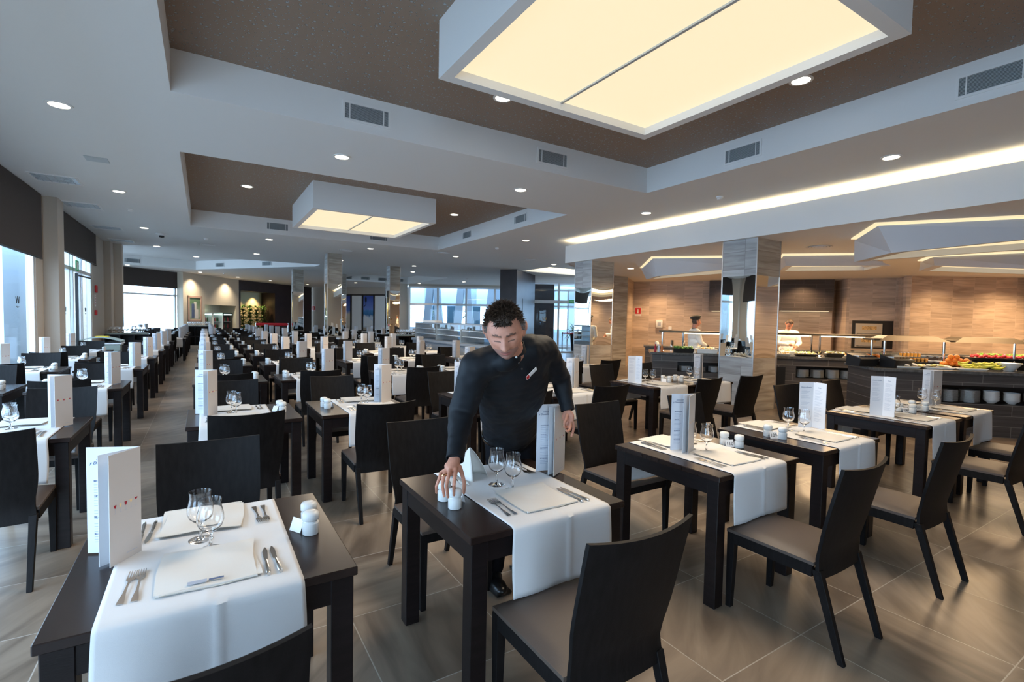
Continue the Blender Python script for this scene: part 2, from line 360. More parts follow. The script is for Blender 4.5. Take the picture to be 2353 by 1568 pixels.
tag(MB().box((FX+.09, -3.9, 3.46), (FX+.17, 10.45, 3.50)).build('cove_strip_light', 'strip_glow'), 'long warm light strip hidden on top of the beam over the buffet', 'light strip')
# ------------------------------------------------------------------ left wall with windows
XW = -2.53
def wbox(y0, y1, z0, z1, t=.14, m='plaster_beige', x=XW): return ((x-t, y0, z0), (x, y1, z1))
c = MB(); c.box(*wbox(12.0, 13.0, 0, ZC)); c.box(*wbox(17.25, 19.1, 0, ZC)); c.box(*wbox(-4, -.5, 0, ZC)); c.box(*wbox(-.5, 12.0, 3.3, ZC)); c.box(*wbox(13, 17.25, 3.3, ZC))
c.box((XW, 12.47, 0), (-2.31, 12.94, ZC)); c.box((-2.66, 19.1, 0), (-2.36, 19.65, ZC)); c.box((-2.36, 19.64, 0), (-2.15, 19.9, ZC)); c.box((-8, 19.65, 0), (-2.36, 19.9, ZC))
struct(c.build('wall_left', 'plaster_beige', bevel=.004))
def window(n, y0, y1, z0, z1, mull, trans=()):
    root = struct(thing('window_%d' % n, '', '')); del root['label']; del root['category']
    c = MB()
    for a, b in ((y0, y0+.06), (y1-.06, y1)): c.box((XW-.09, a, z0), (XW-.02, b, z1))
    c.box((XW-.09, y0, z0), (XW-.02, y1, z0+.07)); c.box((XW-.09, y0, z1-.06), (XW-.02, y1, z1))
    for m in mull: c.box((XW-.09, m-.03, z0), (XW-.02, m+.03, z1))
    for z in trans: c.box((XW-.09, y0, z-.04), (XW-.02, y1, z+.04))
    c.build('window_frame', 'frame_white', root, bevel=.003)
    boxo('pane', (XW-.06, y0+.05, z0+.05), (XW-.052, y1-.05, z1-.05), 'window_glass', root)
window(1, -.5, 12.0, 0, 3.3, (8.0, 4.0)); window(2, 13.0, 17.25, 0, 3.3, (14.75, 15.1, 15.9, 16.1), (2.55, ))
def blind(name, a, b, label, roll=True):
    t = thing(name, label, 'blind', (0, 0, 0)); boxo('fabric', a, b, 'blind_fabric', t)
    boxo('bottom_bar', (a[0]-.006, a[1], a[2]-.02), (b[0]+.006, b[1], a[2]+.012), 'black_plastic', t, bevel=.003); return t
blind('roller_blind', (XW+.02, -4, 2.53), (XW+.03, 12.3, ZC-.01), 'nearest brown roller blind, half down over the left window')
blind('roller_blind', (XW+.02, 13.0, 2.86), (XW+.03, 17.7, ZC-.01), 'brown roller blind above the glass door behind the first left pillar')
# emblem on the glass (small crown)
def crown(o, xd, s, m, label):
    c = MB(); M_ = frame(o, xd); c.T = M_
    pts = [(-.5, .45), (-.3, -.2), (-.12, .25), (0, .5), (.12, .25), (.3, -.2), (.5, .45)]
    for a, b in zip(pts[:-1], pts[1:]): c.tube([(a[0]*s, a[1]*s, 0), (b[0]*s, b[1]*s, 0)], s*.035, 5)
    c.tube([(-.28*s, -.5*s, 0), (0, -.6*s, 0), (.28*s, -.5*s, 0)], s*.05, 5)
    return tag(c.build('crown_emblem', m), label, 'emblem')
crown((XW-.045, 11.13, 1.72), (0, 1, 0), .17, 'black_plastic', 'dark crown emblem on the left window pane, nearest the pillar')
crown((XW-.045, 14.4, 1.6), (0, 1, 0), .15, 'black_plastic', 'dark crown emblem on the left leaf of the glass side door')
crown((XW-.045, 16.6, 1.6), (0, 1, 0), .15, 'black_plastic', 'dark crown emblem on the fixed pane right of the side door')
# door closer bar + green exit sign
t = thing('door_closer', 'black panic door post and closer bar of the left glass door', 'door hardware', (XW+.03, 15.0, 0))
MB().box((0, -.03, 0), (.05, .03, 2.45)).build('post', 'black_plastic', t); MB().tube([(.06, -.05, 2.4), (.12, 1.0, 2.4)], .02).build('bar', 'black_plastic', t)
t = thing('exit_sign', 'small green exit sign over the left glass door', 'sign', (XW+.06, 15.0, 2.62)); boxo('sign_face', (0, -.14, -.12), (.02, .14, .12), 'sign_green', t, .004)
c = MB(); c.box((.02, -.11, -.09), (.024, -.02, .09)); c.tube([(.023, .03, .05), (.023, .07, 0), (.023, .04, -.07)], .012, 5); c.ell((.023, .035, .075), (.004, .018, .018), n=8); c.build('pictogram', 'sign_white', t)
tag(boxo('alarm_box', (XW, 17.6, 2.1), (XW+.04, 17.8, 2.3), 'sign_red', bevel=.01), 'red fire alarm box high on the wall beside the glass door', 'alarm')
tag(boxo('call_point', (XW, 17.5, 1.48), (XW+.05, 17.62, 1.62), 'sign_red', bevel=.01), 'red fire alarm call point low on the wall beside the glass door', 'alarm')
t = thing('hanging_sign', 'thin vertical safety notice with red marks under the alarm box', 'sign', (XW, 17.62, 1.9)); boxo('board', (0, -.06, -.18), (.01, .06, .14), 'sign_white', t)
c = MB()
for k in range(4): MB().ell((.012, 0, .1-.07*k), (.003, .022, .022), n=8).build('symbol', 'sign_red', t)
# outside terrace
tag(boxo('terrace_screen', (-3.75, 14.0, 0), (-3.45, 15.9, 4.2), 'terrace_wall'), 'white outdoor wall panel coloured with blue daylight, seen through the left window', 'wall panel')  # white panel, its blue daylight tint is put into the colour

c = MB()
for k in range(24): c.box((-8.55, 6+k*1.5, 0), (-8.5, 6.05+k*1.5, 1.0))
c.box((-8.56, 6, 1.0), (-8.49, 41, 1.05)); tag(c.build('terrace_railing', 'frame_white'), 'white railing at the edge of the terrace outside', 'railing')
# ------------------------------------------------------------------ far walls (angled)
def wall(name, p, q, z0, z1, m, t=.15, parent=None, side=1):
    p = Vector((*p, 0)); q = Vector((*q, 0)); d = (q-p).normalized(); n = Vector((-d.y, d.x, 0))*t*side; Z = Vector((0, 0, 1))
    return MB().hexa([p+Z*z0, q+Z*z0, q+n+Z*z0, p+n+Z*z0], [p+Z*z1, q+Z*z1, q+n+Z*z1, p+n+Z*z1]).build(name, m, parent)
def on(L, s, z=0, off=0):     # a point on wall line L, off metres into the room
    a = Vector((*L[0], 0)); b = Vector((*L[1], 0)); d = (b-a).normalized(); n = Vector((d.y, -d.x, 0)); return a+d*s+n*off+Vector((0, 0, z))
PW = ((-.896, 30.70), (1.85, 34.875)); DW = ((1.85, 34.875), (6.9, 39.6)); MW = ((6.899, 39.718), (12.167, 33.317)); FWL = ((-6.4, 25.8), (-1.173, 30.96)); GW = ((10.92, 29.86), (17.4, 25.9))
def wpart(c, L, s0, s1, z0, z1, off0, off1, mi=0):
    c.hexa([on(L, s0, z0, off0), on(L, s1, z0, off0), on(L, s1, z0, off1), on(L, s0, z0, off1)], [on(L, s0, z1, off0), on(L, s1, z1, off0), on(L, s1, z1, off1), on(L, s0, z1, off1)], mi)
Lp = 5.0
c = MB(); wpart(c, PW, 0, 1.74, 0, ZC, 0, -.15); wpart(c, PW, 1.74, 4.71, 2.09, ZC, 0, -.15); wpart(c, PW, 4.71, 5.0, 0, ZC, 0, -.15)
wpart(c, PW, 1.74, 4.71, 0, 2.3, -1.0, -1.15); wpart(c, PW, 1.6, 1.74, 0, 2.3, -.15, -1.0); wpart(c, PW, 4.71, 4.85, 0, 2.3, -.15, -1.0); wpart(c, PW, 1.6, 4.85, 2.2, 2.3, -.15, -1.0)
c.hexa([(-1.173, 30.96, 0), (-.896, 30.70, 0), (-.80, 30.85, 0), (-1.1, 31.1, 0)], [(-1.173, 30.96, ZC), (-.896, 30.70, ZC), (-.80, 30.85, ZC), (-1.1, 31.1, ZC)])
struct(c.build('wall_far', 'plaster_cream'))
c = MB(); wpart(c, DW, 0, .14, 0, ZC, 0, -.1); wpart(c, DW, .14, 3.09, 3.06, ZC, 0, -.1); wpart(c, DW, 3.09, 6.9, 0, ZC, 0, -.1); wpart(c, DW, 3.09, 3.2, 0, 3.1, -.1, -1.2); wpart(c, DW, 0, .14, 0, 3.1, -.1, -1.2); wpart(c, DW, .1, 3.2, 3.06, 3.2, -.1, -1.2)
struct(c.build('wall_dark', 'dark_brown_panel'))
c = MB(); wpart(c, DW, .0, 3.2, 0, 3.1, -1.1, -1.25); struct(c.build('wall_niche', 'plaster_cream'))
c = MB(); wpart(c, MW, 0, 8.3, 0, ZC, 0, -.15); struct(c.build('wall_mural', 'plaster_beige'))
tag(struct_ := boxo('beige_pier', (9.9, 30.0, 0), (10.9, 30.4, ZC), 'plaster_beige'), 'beige wall pier left of the far glass wall', 'pier')
# far left window
root = struct(bpy.data.objects.new('window_3', None)); col.objects.link(root)
L3 = sqrt((FWL[1][0]-FWL[0][0])**2+(FWL[1][1]-FWL[0][1])**2)
c = MB(); wpart(c, FWL, 0, L3, 3.3, ZC, 0, -.1)
for s0 in (0, 3.4, L3-.12): wpart(c, FWL, s0, s0+.1, 0, 3.3, 0, -.1)
wpart(c, FWL, 0, L3, 2.44, 2.52, 0, -.1); wpart(c, FWL, 0, L3, 0, .12, 0, -.1); c.build('window_frame', 'frame_white', root)
c = MB(); wpart(c, FWL, 0, L3, 0, 3.3, -.04, -.048); c.build('pane', 'window_glass', root)
c = MB(); wpart(c, FWL, .3, L3, 2.84, ZC-.01, .03, .04); bl = thing('roller_blind', 'brown roller blind over the far bright window left of the painting', 'blind'); c.build('fabric', 'blind_fabric', bl)
# far glass wall
root = struct(bpy.data.objects.new('window_4', None)); col.objects.link(root); LG = 7.6
c = MB()
for z0, z1 in ((3.45, 3.56), (2.38, 2.50), (0, .1)): wpart(c, GW, 0, LG, z0, z1, .04, -.06)
for k in range(5): wpart(c, GW, k*LG/4*.94, k*LG/4*.94+.12, 0, 3.56, .04, -.06)
c.build('window_frame', 'frame_white', root)
c = MB(); wpart(c, GW, 0, LG, 0, 3.5, -.01, -.018); c.build('pane', 'window_glass', root)
c = MB(); wpart(c, GW, 0, 12, 3.56, ZC, 0, -.1); struct(c.build('wall_glass_head', 'plaster_beige')).name = 'wall_lintel'
for k in range(9):
    p = on(GW, .6+k*1.05, 0, -3.0); q = on(GW, .6+k*1.05+(-.35 if k % 2 else .35), 4.2, -3.0); c = MB(); d = (Vector((*GW[1], 0))-Vector((*GW[0], 0))).normalized()*.27; e = Vector((d.y, -d.x, 0))
    c.hexa([p-d-e, p+d-e, p+d+e, p-d+e], [q-d*.8-e, q+d*.8-e, q+d*.8+e, q-d*.8+e])
    tag(c.build('slanted_column', 'terrace_wall'), 'pale slanted concrete column behind the far glass wall, %s from the left' % 'first second third fourth fifth sixth seventh eighth ninth'.split()[k], 'column', 'slanted columns outside')
c = MB(); wpart(c, GW, -3, 14, 0, .9, -6, -6.2); wpart(c, GW, -3, 14, 2.5, 4.4, -6, -6.2); wpart(c, GW, 0, .8, 0, 4, -6, -6.2); wpart(c, GW, 3.2, 3.9, 0, 4, -6, -6.2); wpart(c, GW, 6.1, 6.9, 0, 4, -6, -6.2)
tag(c.build('building', 'terrace_wall'), 'pale blue building facade beyond the slanted columns', 'building')
def leaf_clump(c, p, r, n, ln, mi=0, up=.6, wd=.03):
    for k in range(n):
        a = random.uniform(0, 2*pi); e = random.uniform(-.15, 1)*up*1.5; d = Vector((cos(a)*cos(e), sin(a)*cos(e), sin(e))); b = Vector(p)+d*r*random.random()*.3
        L = ln*random.uniform(.7, 1.15); sd = d.cross(Vector((0, 0, 1))); sd = sd.normalized()*wd if sd.length > .01 else Vector((wd, 0, 0))
        m = b+d*L*.5+Vector((0, 0, L*.06)); t = b+d*L+Vector((0, 0, -L*.30)); th = Vector((0, 0, .003))
        c.add([b-sd*.4, b+sd*.4, m+sd, m-sd, t, b+th, m+th*2], [(0, 1, 2, 3), (3, 2, 4), (0, 5, 1), (3, 6, 2)], mi)
c = MB(); wpart(c, GW, -2, 12, 4.2, 4.35, 0, -4.6); tag(c.build('added_shade_canopy', 'terrace_wall'), 'unseen canopy added to shade the slanted columns outside the far glass wall', 'canopy')  # added out of view to dim the columns below it
for k in range(6): c = MB(); wpart(c, GW, .2+k*1.5, 1.2+k*1.5, .9, 2.5, -6.0, -5.95); tag(c.build('facade_window', 'facade_glass'), 'dark blue window of the building beyond the slanted columns, %s' % ('first', 'second', 'third', 'fourth', 'fifth', 'sixth')[k], 'window', 'facade windows')
for k, s0 in enumerate((.8, 3.6, 5.2)):
    c = MB()
    for q in range(5): leaf_clump(c, on(GW, s0+random.uniform(-.4, .4), .6+q*.35, -4.3), .3, 26, .5, wd=.07)
    t = thing('garden_shrub', 'green shrub outside the far glass wall, %s' % ('leftmost', 'middle one', 'rightmost')[k], 'shrub', on(GW, s0, 0, -4.3)); o = c.build('foliage', 'leaf', t); o.location = -t.location
    p = on(GW, s0, 0, -4.3)-t.location; MB().tube([p, p+Vector((0, 0, 1.2))], .03).build('stem', 'brow', t)
# back & right enclosure
struct(MB().box((-.5, -4.2, 0), (26.2, -4, ZC+.2)).build('wall_back', 'plaster_beige'))
struct(MB().box((26, -4, 0), (26.2, 12, ZC+.2)).build('wall_right', 'plaster_beige'))
# ------------------------------------------------------------------ dark box (lift core) and entrance
bx = [(10.75, 18.27), (11.23, 17.70), (13.4, 19.5), (12.9, 20.1)]
t = thing('dark_core_wall', 'dark brown panelled block with a recess, between display case and entrance', 'wall block'); MB().prism(bx, 0, ZC).build('body', 'dark_brown_panel', t)
d = (Vector((13.4, 19.5, 0))-Vector((11.23, 17.7, 0))).normalized(); nn = Vector((d.y, -d.x, 0)); p0 = Vector((11.23, 17.7, 0))
c = MB(); c.hexa([p0+d*.9+nn*.01, p0+d*2.3+nn*.01, p0+d*2.3, p0+d*.9], [p0+d*.9+nn*.01+Vector((0, 0, 2.5)), p0+d*2.3+nn*.01+Vector((0, 0, 2.5)), p0+d*2.3+Vector((0, 0, 2.5)), p0+d*.9+Vector((0, 0, 2.5))]); c.build('recess_shade_panel', 'black_plastic', t)  # thin black sheet on the flat face stands in for the recess's shade
EL = ((13.6, 20.0), (18.2, 17.1))
root = struct(bpy.data.objects.new('door_1', None)); col.objects.link(root)
c = MB()
for z0, z1 in ((3.36, 3.5), (2.4, 2.55), (0, .06)): wpart(c, EL, 0, 5.4, z0, z1, .05, -.05)
for s0 in (0, 1.25, 2.55, 3.9, 5.3): wpart(c, EL, s0, s0+.09, 0, 3.5, .05, -.05)
c.build('door_frame', 'frame_white', root); c = MB(); wpart(c, EL, 0, 5.4, .06, 3.4, 0, -.008); c.build('pane', 'window_glass', root)
c = MB(); wpart(c, EL, -.3, 9, 3.5, ZC, .06, -.06); struct(c.build('wall_entrance', 'ceiling_white'))
c = MB(); wpart(c, EL, .05, 1.15, 0, 3.4, -1.0, -2.4); tag(c.build('vestibule_wall', 'dark_brown_panel'), 'dark brown wall behind the entrance glass, left side', 'wall block')
root = struct(bpy.data.objects.new('window_5', None)); col.objects.link(root); c = MB()
for s0 in (1.3, 2.1, 3.1, 4.3, 5.4): wpart(c, EL, s0, s0+.08, 0, 3.3, -3.6, -3.68)
for z0 in (2.3, 3.2, 0): wpart(c, EL, 1.3, 5.5, z0, z0+.1, -3.6, -3.68)
c.build('window_frame', 'frame_white', root); c = MB(); wpart(c, EL, 1.3, 5.5, .1, 3.3, -3.63, -3.64); c.build('pane', 'window_glass', root)
p = on(EL, .62, 1.62, .06); dx = (on(EL, 1)-on(EL, 0)); crown(p, dx, .2, 'gold', 'gold crown emblem on the entrance glass')
t = thing('exit_sign', 'green illuminated exit sign on the entrance door head', 'sign', on(EL, 2.0, 2.5, .08)); t.rotation_euler.z = atan2(dx.y, dx.x)
boxo('sign_face', (-.22, -.02, -.08), (.22, 0, .08), 'sign_green', t, .003); text_mesh('SALIDA', .11, 'sign_white', 'lettering', frame((0, -.022, 0), (1, 0, 0)), t)
c = MB(); wpart(c, EL, -1, 9, 0, .8, -8, -8.2); wpart(c, EL, -1, 9, 2.3, 4.6, -8, -8.2); wpart(c, EL, 2.6, 3.6, 0, 4, -8, -8.2); wpart(c, EL, 5, 5.6, 0, 4, -8, -8.2); tag(c.build('building', 'terrace_wall'), 'pale building added outside the entrance doors to dim the bright view', 'building')  # facade added to cut the white glare behind the doors
t = thing('potted_palm', 'spiky green plant in a dark pot behind the entrance glass', 'plant', on(EL, 2.3, 0, -1.6)); MB().lathe([(.16, 0), (.24, .9), (.2, .9)], n=16).build('pot', 'black_plastic', t)
c = MB(); leaf_clump(c, (0, 0, .9), .1, 34, .9, up=.9, wd=.035); c.build('foliage', 'leaf', t)
t = thing('rope_barrier', 'queue barrier with red belt inside the entrance', 'barrier', on(EL, 1.6, 0, -.9)); e = on(EL, 3.2, 0, -.9)-t.location
for q in (Vector(), e): MB().lathe([(.16, 0), (.16, .02), (.025, .03), (.025, .98), (.0, .99)], c=q, n=12).build('post', 'black_plastic', t)
MB().tube([(0, 0, .93), tuple(e+Vector((0, 0, .93)))], .035, 4).build('belt', 'belt_red', t)
#COLUMNS
def column(x0, y0, x1, y1, zm0, zm1, top, label):
    t = thing('mirrored_column', label, 'column', ((x0+x1)/2, (y0+y1)/2, 0)); hx, hy = (x1-x0)/2, (y1-y0)/2
    for nm, z0, z1 in (('stone_cladding', 0, zm0), ('stone_cladding', zm1, top)):
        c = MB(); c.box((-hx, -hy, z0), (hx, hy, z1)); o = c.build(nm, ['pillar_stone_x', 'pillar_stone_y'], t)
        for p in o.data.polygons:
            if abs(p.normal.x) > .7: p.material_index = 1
    b = .003
    for nm, ax in (('mirror_panel', 0), ('mirror_panel', 1)):
        for sg in (-1, 1):
            c = MB()
            if ax == 0: c.grid(lambda u, v: (-hx+2*hx*u, sg*(hy+b*(sin(pi*v)**.6)*sin(pi*u)), zm0+(zm1-zm0)*v), 12, 20)
            else: c.grid(lambda u, v: (sg*(hx+b*(sin(pi*v)**.6)*sin(pi*u)), -hy+2*hy*u, zm0+(zm1-zm0)*v), 12, 20)
            c.build(nm, 'mirror', t, smooth=60)
    MB().box((-hx+.01, -hy+.01, zm0), (hx-.01, hy-.01, zm1)).build('core', 'black_plastic', t)
    for sx in (-1, 1):
        for sy in (-1, 1): boxo('corner_trim', (sx*hx-.008, sy*hy-.008, 0), (sx*hx+.008, sy*hy+.008, top), 'brushed_steel', t)
column(8.29, 5.17, 9.02, 5.85, .96, 2.44, ZB, 'large mirrored stone column in front of the buffet, nearest the camera')
column(8.29, 9.55, 9.02, 10.2, .96, 2.42, ZB, 'mirrored stone column right of the entrance, second at the buffet')
column(3.55, 17.5, 4.02, 17.97, .90, 2.68, ZC, 'mirrored stone column in mid room, nearest of the slim ones')
column(3.50, 24.7, 3.95, 25.15, .90, 2.68, ZC, 'slim mirrored stone column near the plant niche')
column(6.58, 20.2, 7.02, 20.64, .90, 2.68, ZC, 'slim mirrored stone column left of the display case')
column(5.68, 25.7, 6.12, 26.15, .90, 2.68, ZC, 'slim mirrored stone column just behind the mid room column')
column(9.0, 27.9, 9.6, 28.5, .90, 2.68, ZC, 'mirrored stone column farthest back, beside the murals')
#BUFFET
def bpnt(s, o, z=0, O=(7.97, 7.2)): return Vector((O[0]+BD.x*s+BN.x*o, O[1]+BD.y*s+BN.y*o, z))
def bbox(c, s0, s1, o0, o1, z0, z1, mi=0, O=(7.97, 7.2)):
    c.hexa([bpnt(s0, o0, z0, O), bpnt(s1, o0, z0, O), bpnt(s1, o1, z0, O), bpnt(s0, o1, z0, O)], [bpnt(s0, o0, z1, O), bpnt(s1, o0, z1, O), bpnt(s1, o1, z1, O), bpnt(s0, o1, z1, O)], mi)
pil = [(11.62, 12.33), (12.27, 12.28), (12.6, 12.75), (11.95, 13.0)]
c = MB(); c.prism(pil, 0, ZB); o = c.build('stone_pillar', ['pillar_stone_x']); tag(o, 'plain grey stone pillar between entrance and buffet wall', 'pillar')
def wl(name, p, q, m='wall_stone', t=.2): return struct(wall(name, p, q, 0, ZC, m, t))
pts = [(12.5, 12.5), (13.97, 13.636), (18.018, 8.473), (18.5, 8.6), (17.66, 7.885), (18.566, 6.832), (17.84, 6.358), (21.3, 4.19), (17.5, -4)]
c = MB()
for a, b in zip(pts[:-1], pts[1:]):
    a = Vector((*a, 0)); b = Vector((*b, 0)); d = (b-a).normalized(); n_ = Vector((-d.y, d.x, 0))*.12; Z = Vector((0, 0, ZC))
    c.hexa([a, b, b+n_, a+n_], [a+Z, b+Z, b+n_+Z, a+n_+Z])
struct(c.build('wall_buffet', 'wall_stone'))
def counter(name, label, O, segs, L, depth, zt, niches, extra=None):
    t = thing(name, label, 'counter'); c = MB(); z = zt-.05
    s = 0
    for (a, b, z0, z1) in niches:
        bbox(c, s, a, 0, depth, 0, z, O=O); bbox(c, a, b, 0, depth, 0, z0, O=O); bbox(c, a, b, 0, depth, z1, z, O=O); bbox(c, a, b, .38, depth, z0, z1, O=O); s = b
    bbox(c, s, L, 0, depth, 0, z, O=O); c.build('body', 'counter_tile', t)
    for (a, b, z0, z1) in niches: c = MB(); bbox(c, a, b, .37, .38, z0, z1, O=O); bbox(c, a, b, .002, .37, z0, z0+.004, O=O); bbox(c, a, b, .002, .37, z1-.004, z1, O=O); c.build('niche_lining', 'black_plastic', t)
    c = MB(); bbox(c, -.05, L+.0, -.05, depth+.03, z, zt, O=O); c.build('worktop', 'counter_top', t, bevel=.006)
    return t
OA = (7.97, 7.2); OC = (8.62, 3.40); OR = (10.34, 9.6)
cA = counter('buffet_counter', 'dark tiled buffet counter with plate niches behind the big column', OA, None, 3.9, 1.0, .95, [(.5, 1.62, .56, .77), (2.72, 3.86, .53, .76)])
c = MB(); bbox(c, 2.33, 2.53, -.012, 0, .10, .74, O=OA)
g = c.build('ventilation_grille', 'black_plastic', cA)
cC = counter('buffet_counter', 'dark tiled fruit counter at right with plates and bowls', OC, None, 5.2, 1.0, .95, [(.86, 3.4, .47, .73)])
cR = counter('buffet_counter', 'rear dark work counter along the back of the buffet', OR, None, 7.5, .7, .93, [])
# plates and bowls in the niches, one by one
pl = Proto(tag(MB().lathe([(.02, 0), (.062, 0), (.066, .006), (.118, .015), (.120, .0185), (.116, .0185), (.062, .009), (.0, .009)], n=24).build('dinner_plate', 'porcelain', smooth=40), '', 'plate'))
bw = Proto(tag(MB().lathe([(.02, 0), (.04, 0), (.045, .008), (.088, .042), (.095, .060), (.092, .060), (.082, .042), (.04, .012), (.0, .012)], n=24).build('soup_bowl', 'porcelain', smooth=40), '', 'bowl'))
def stack(P, pos, n, dz, label, group):
    for k in range(n): P.put((pos.x+random.uniform(-.002, .002), pos.y+random.uniform(-.002, .002), pos.z+k*dz), 0, label, group)
OD = 'first second third fourth fifth sixth seventh eighth ninth tenth eleventh twelfth thirteenth'.split()
for k in range(4): stack(pl, bpnt(.66+k*.29, .16, .564, OA), (8, 7, 9, 8)[k], .0125, 'white plate in the %s stack of the counter niche left of the column' % OD[k], 'plates in the left niche')
for k in range(4): stack(pl, bpnt(2.88+k*.265, .16, .535, OA), (12, 12, 13, 12)[k], .0125, 'white plate in the %s stack of the niche right of the column' % OD[k], 'plates in the niche right of the column')
for k in range(2): stack(pl, bpnt(1.02+k*.27, .16, .474, OC), 14, .0125, 'white plate in the %s stack under the fruit counter' % OD[k], 'plates under the fruit')
for k in range(4): stack(bw, bpnt(1.56+k*.25, .16, .474, OC), (8, 7, 7, 8)[k], .017, 'white bowl in the %s bowl stack under the fruit counter' % OD[k], 'bowls under the fruit')
# gantries with heat lamps
def gantry(label, O, s0, s1, o0, o1, z, posts, strips, m='bronze'):
    t = thing('heat_lamp_gantry', label, 'gantry'); c = MB(); bbox(c, s0, s1, o0, o1, z, z+.035, O=O); c.build('roof_panel', m, t, bevel=.005)
    for s in posts:
        a = bpnt(s, o0+.12, .95, O); b = bpnt(s, o0+.12, z, O); MB().tube([a, b], .018, 10).build('post', 'chrome', t)
        a = bpnt(s, o0+.12, .95, O); MB().lathe([(.04, 0), (.04, .015), (.02, .03)], c=a, n=12).build('post_foot', 'chrome', t)
    for a, b in strips: c = MB(); bbox(c, a, b, o0+.16, o0+.19, z-.022, z-.006, O=O); c.build('heat_lamp', 'strip_glow', t)
    return t
gantry('steel heat lamp gantry over the long buffet counter', OA, .14, 4.4, .12, .50, 1.365, (.2, .62, 1.5, 1.62, 2.4, 3.05, 3.2, 4.1), [(.65, 1.45), (1.68, 2.1), (2.42, 3.02), (3.22, 4.0)])
tC = gantry('steel gantry with angled hood over the fruit counter', OC, .1, 5, .35, .75, 1.35, (.12, .3, 1.1, 2.0, 2.9), [])
c = MB()
for k in range(5):
    a = bpnt(.15+k, .30, 1.35, OC); b = bpnt(1.1+k, .30, 1.35, OC); e = bpnt(.62+k, .75, 1.42, OC); c.hexa([a, b, bpnt(1.1+k, .8, 1.35, OC), bpnt(.15+k, .8, 1.35, OC)], [bpnt(.3+k, .4, 1.43, OC), bpnt(.95+k, .4, 1.43, OC), bpnt(.95+k, .7, 1.43, OC), bpnt(.3+k, .7, 1.43, OC)])
c.build('angled_hood', 'bronze', tC)
# lights from the heat lamps, plus one added over the lampless fruit counter
lamp('AREA', 'heat_lamp_light', bpnt(1.05, .34, 1.32, OA), 6, WARM, .8, .06, (0, 0, -pi/4)); lamp('AREA', 'heat_lamp_light', bpnt(3.1, .34, 1.32, OA), 10, WARM, 1.6, .06, (0, 0, -pi/4)); lamp('AREA', 'heat_lamp_light', bpnt(1.6, .5, 1.32, OC), 10, WARM, 2.2, .1, (0, 0, -pi/4))
# food on counter A
def trayo(name, label, s, o, w_, d_, h, m, O, z=.95, cat='tray', taper=.9):
    t = thing(name, label, cat, bpnt(s, o, z, O), atan2(BD.y, BD.x)); c = MB(); k = taper
    c.hexa([(-w_/2*k, -d_/2*k, 0), (w_/2*k, -d_/2*k, 0), (w_/2*k, d_/2*k, 0), (-w_/2*k, d_/2*k, 0)], [(-w_/2, -d_/2, h), (w_/2, -d_/2, h), (w_/2, d_/2, h), (-w_/2, d_/2, h)]); c.build('tray_body', m, t, bevel=.006)
    return t
def heap(t, name, w_, d_, z, m, n=120, r=.022, stuff=True):
    c = MB()
    for k in range(n): x, y = random.uniform(-.46, .46)*w_, random.uniform(-.45, .45)*d_; c.ell((x, y, z+random.uniform(0, r*1.2)), (r*random.uniform(.6, 1.3), r*random.uniform(.5, 1.1), r*random.uniform(.4, .9)), n=6, mi=random.randrange(len(m)))
    o = c.build(name, m, t, smooth=60); o['kind'] = 'stuff'; return o
t = trayo('salad_tray', 'dark salad box full of green leaves on the buffet counter', .62, .18, .42, .3, .09, 'black_plastic', OA); heap(t, 'salad_leaves', .40, .28, .095, ['leaf_light', 'leaf'], 160)
t = trayo('salad_tray', 'long white serving box on the buffet counter left of the column', 1.08, .18, .42, .3, .09, 'porcelain', OA); heap(t, 'salad', .40, .28, .09, ['food_mix', 'napkin_linen'], 60)
t = trayo('salad_bowl', 'black bowl of dark green leaves beside the column', 1.44, .18, .24, .24, .10, 'black_plastic', OA, cat='bowl', taper=.6); heap(t, 'salad_leaves', .2, .2, .10, ['leaf'], 100)
tag(MB().lathe([(.08, 0), (.1, .10), (.09, .10)], c=bpnt(1.66, .2, .95, OA), n=16).build('red_pot', 'wine_red'), 'small red pot on the counter at the left edge of the column', 'pot')
for k, (m, lb) in enumerate((('wine_red', 'red sauce bottle at the left end of the buffet counter'), ('terrace_wall', 'pale blue bottle at the left end of the buffet counter'), ('terracotta', 'brown sauce bottle beside the gantry post'))):
    tag(MB().lathe([(.025, 0), (.025, .10), (.012, .13), (.012, .16), (.0, .16)], c=bpnt(.06+k*.065, .14, .95, OA), n=10).build('sauce_bottle', m), lb, 'bottle')
for k, (s, o, w_, m, lb) in enumerate(((2.5, .2, .34, 'food_mix', 'white platter of sliced ham'), (2.72, .55, .3, 'food_mix', 'white square dish under the lamp'), (2.95, .22, .42, 'melon', 'dark platter of yellow and green salad'), (3.05, .6, .4, 'leaf_light', 'raised tray of small green canapes'), (3.45, .25, .34, 'melon', 'black bowl of pasta salad'), (3.6, .62, .4, 'food_mix', 'white dish of hot food'), (3.82, .3, .3, 'orange', 'platter of orange slices'))):
    t = trayo('serving_dish', lb+' on the buffet counter right of the column', s, o, w_, .24, .04+.03*(k % 3 == 1), 'black_plastic' if k in (2, 4) else 'porcelain', OA, cat='dish', taper=.75); heap(t, 'food', w_*.85, .2, .05+.03*(k % 3 == 1), [m, 'napkin_linen'], 70, .016)
tag(MB().lathe([(.04, 0), (.06, .05), (.05, .1), (.02, .12), (.0, .13)], c=bpnt(.3, .05, .93, OR), n=14).build('teapot', 'porcelain'), 'white pot on the rear counter behind the left end of the gantry', 'pot')
for k in range(3): tag(MB().lathe([(.04, 0), (.045, .16), (.04, .16)], c=bpnt(.7+k*.3, .05, .93, OR), n=12).build('utensil_jar', 'chrome'), '%s steel utensil jar on the rear counter' % ('left', 'middle', 'right')[k], 'jar')
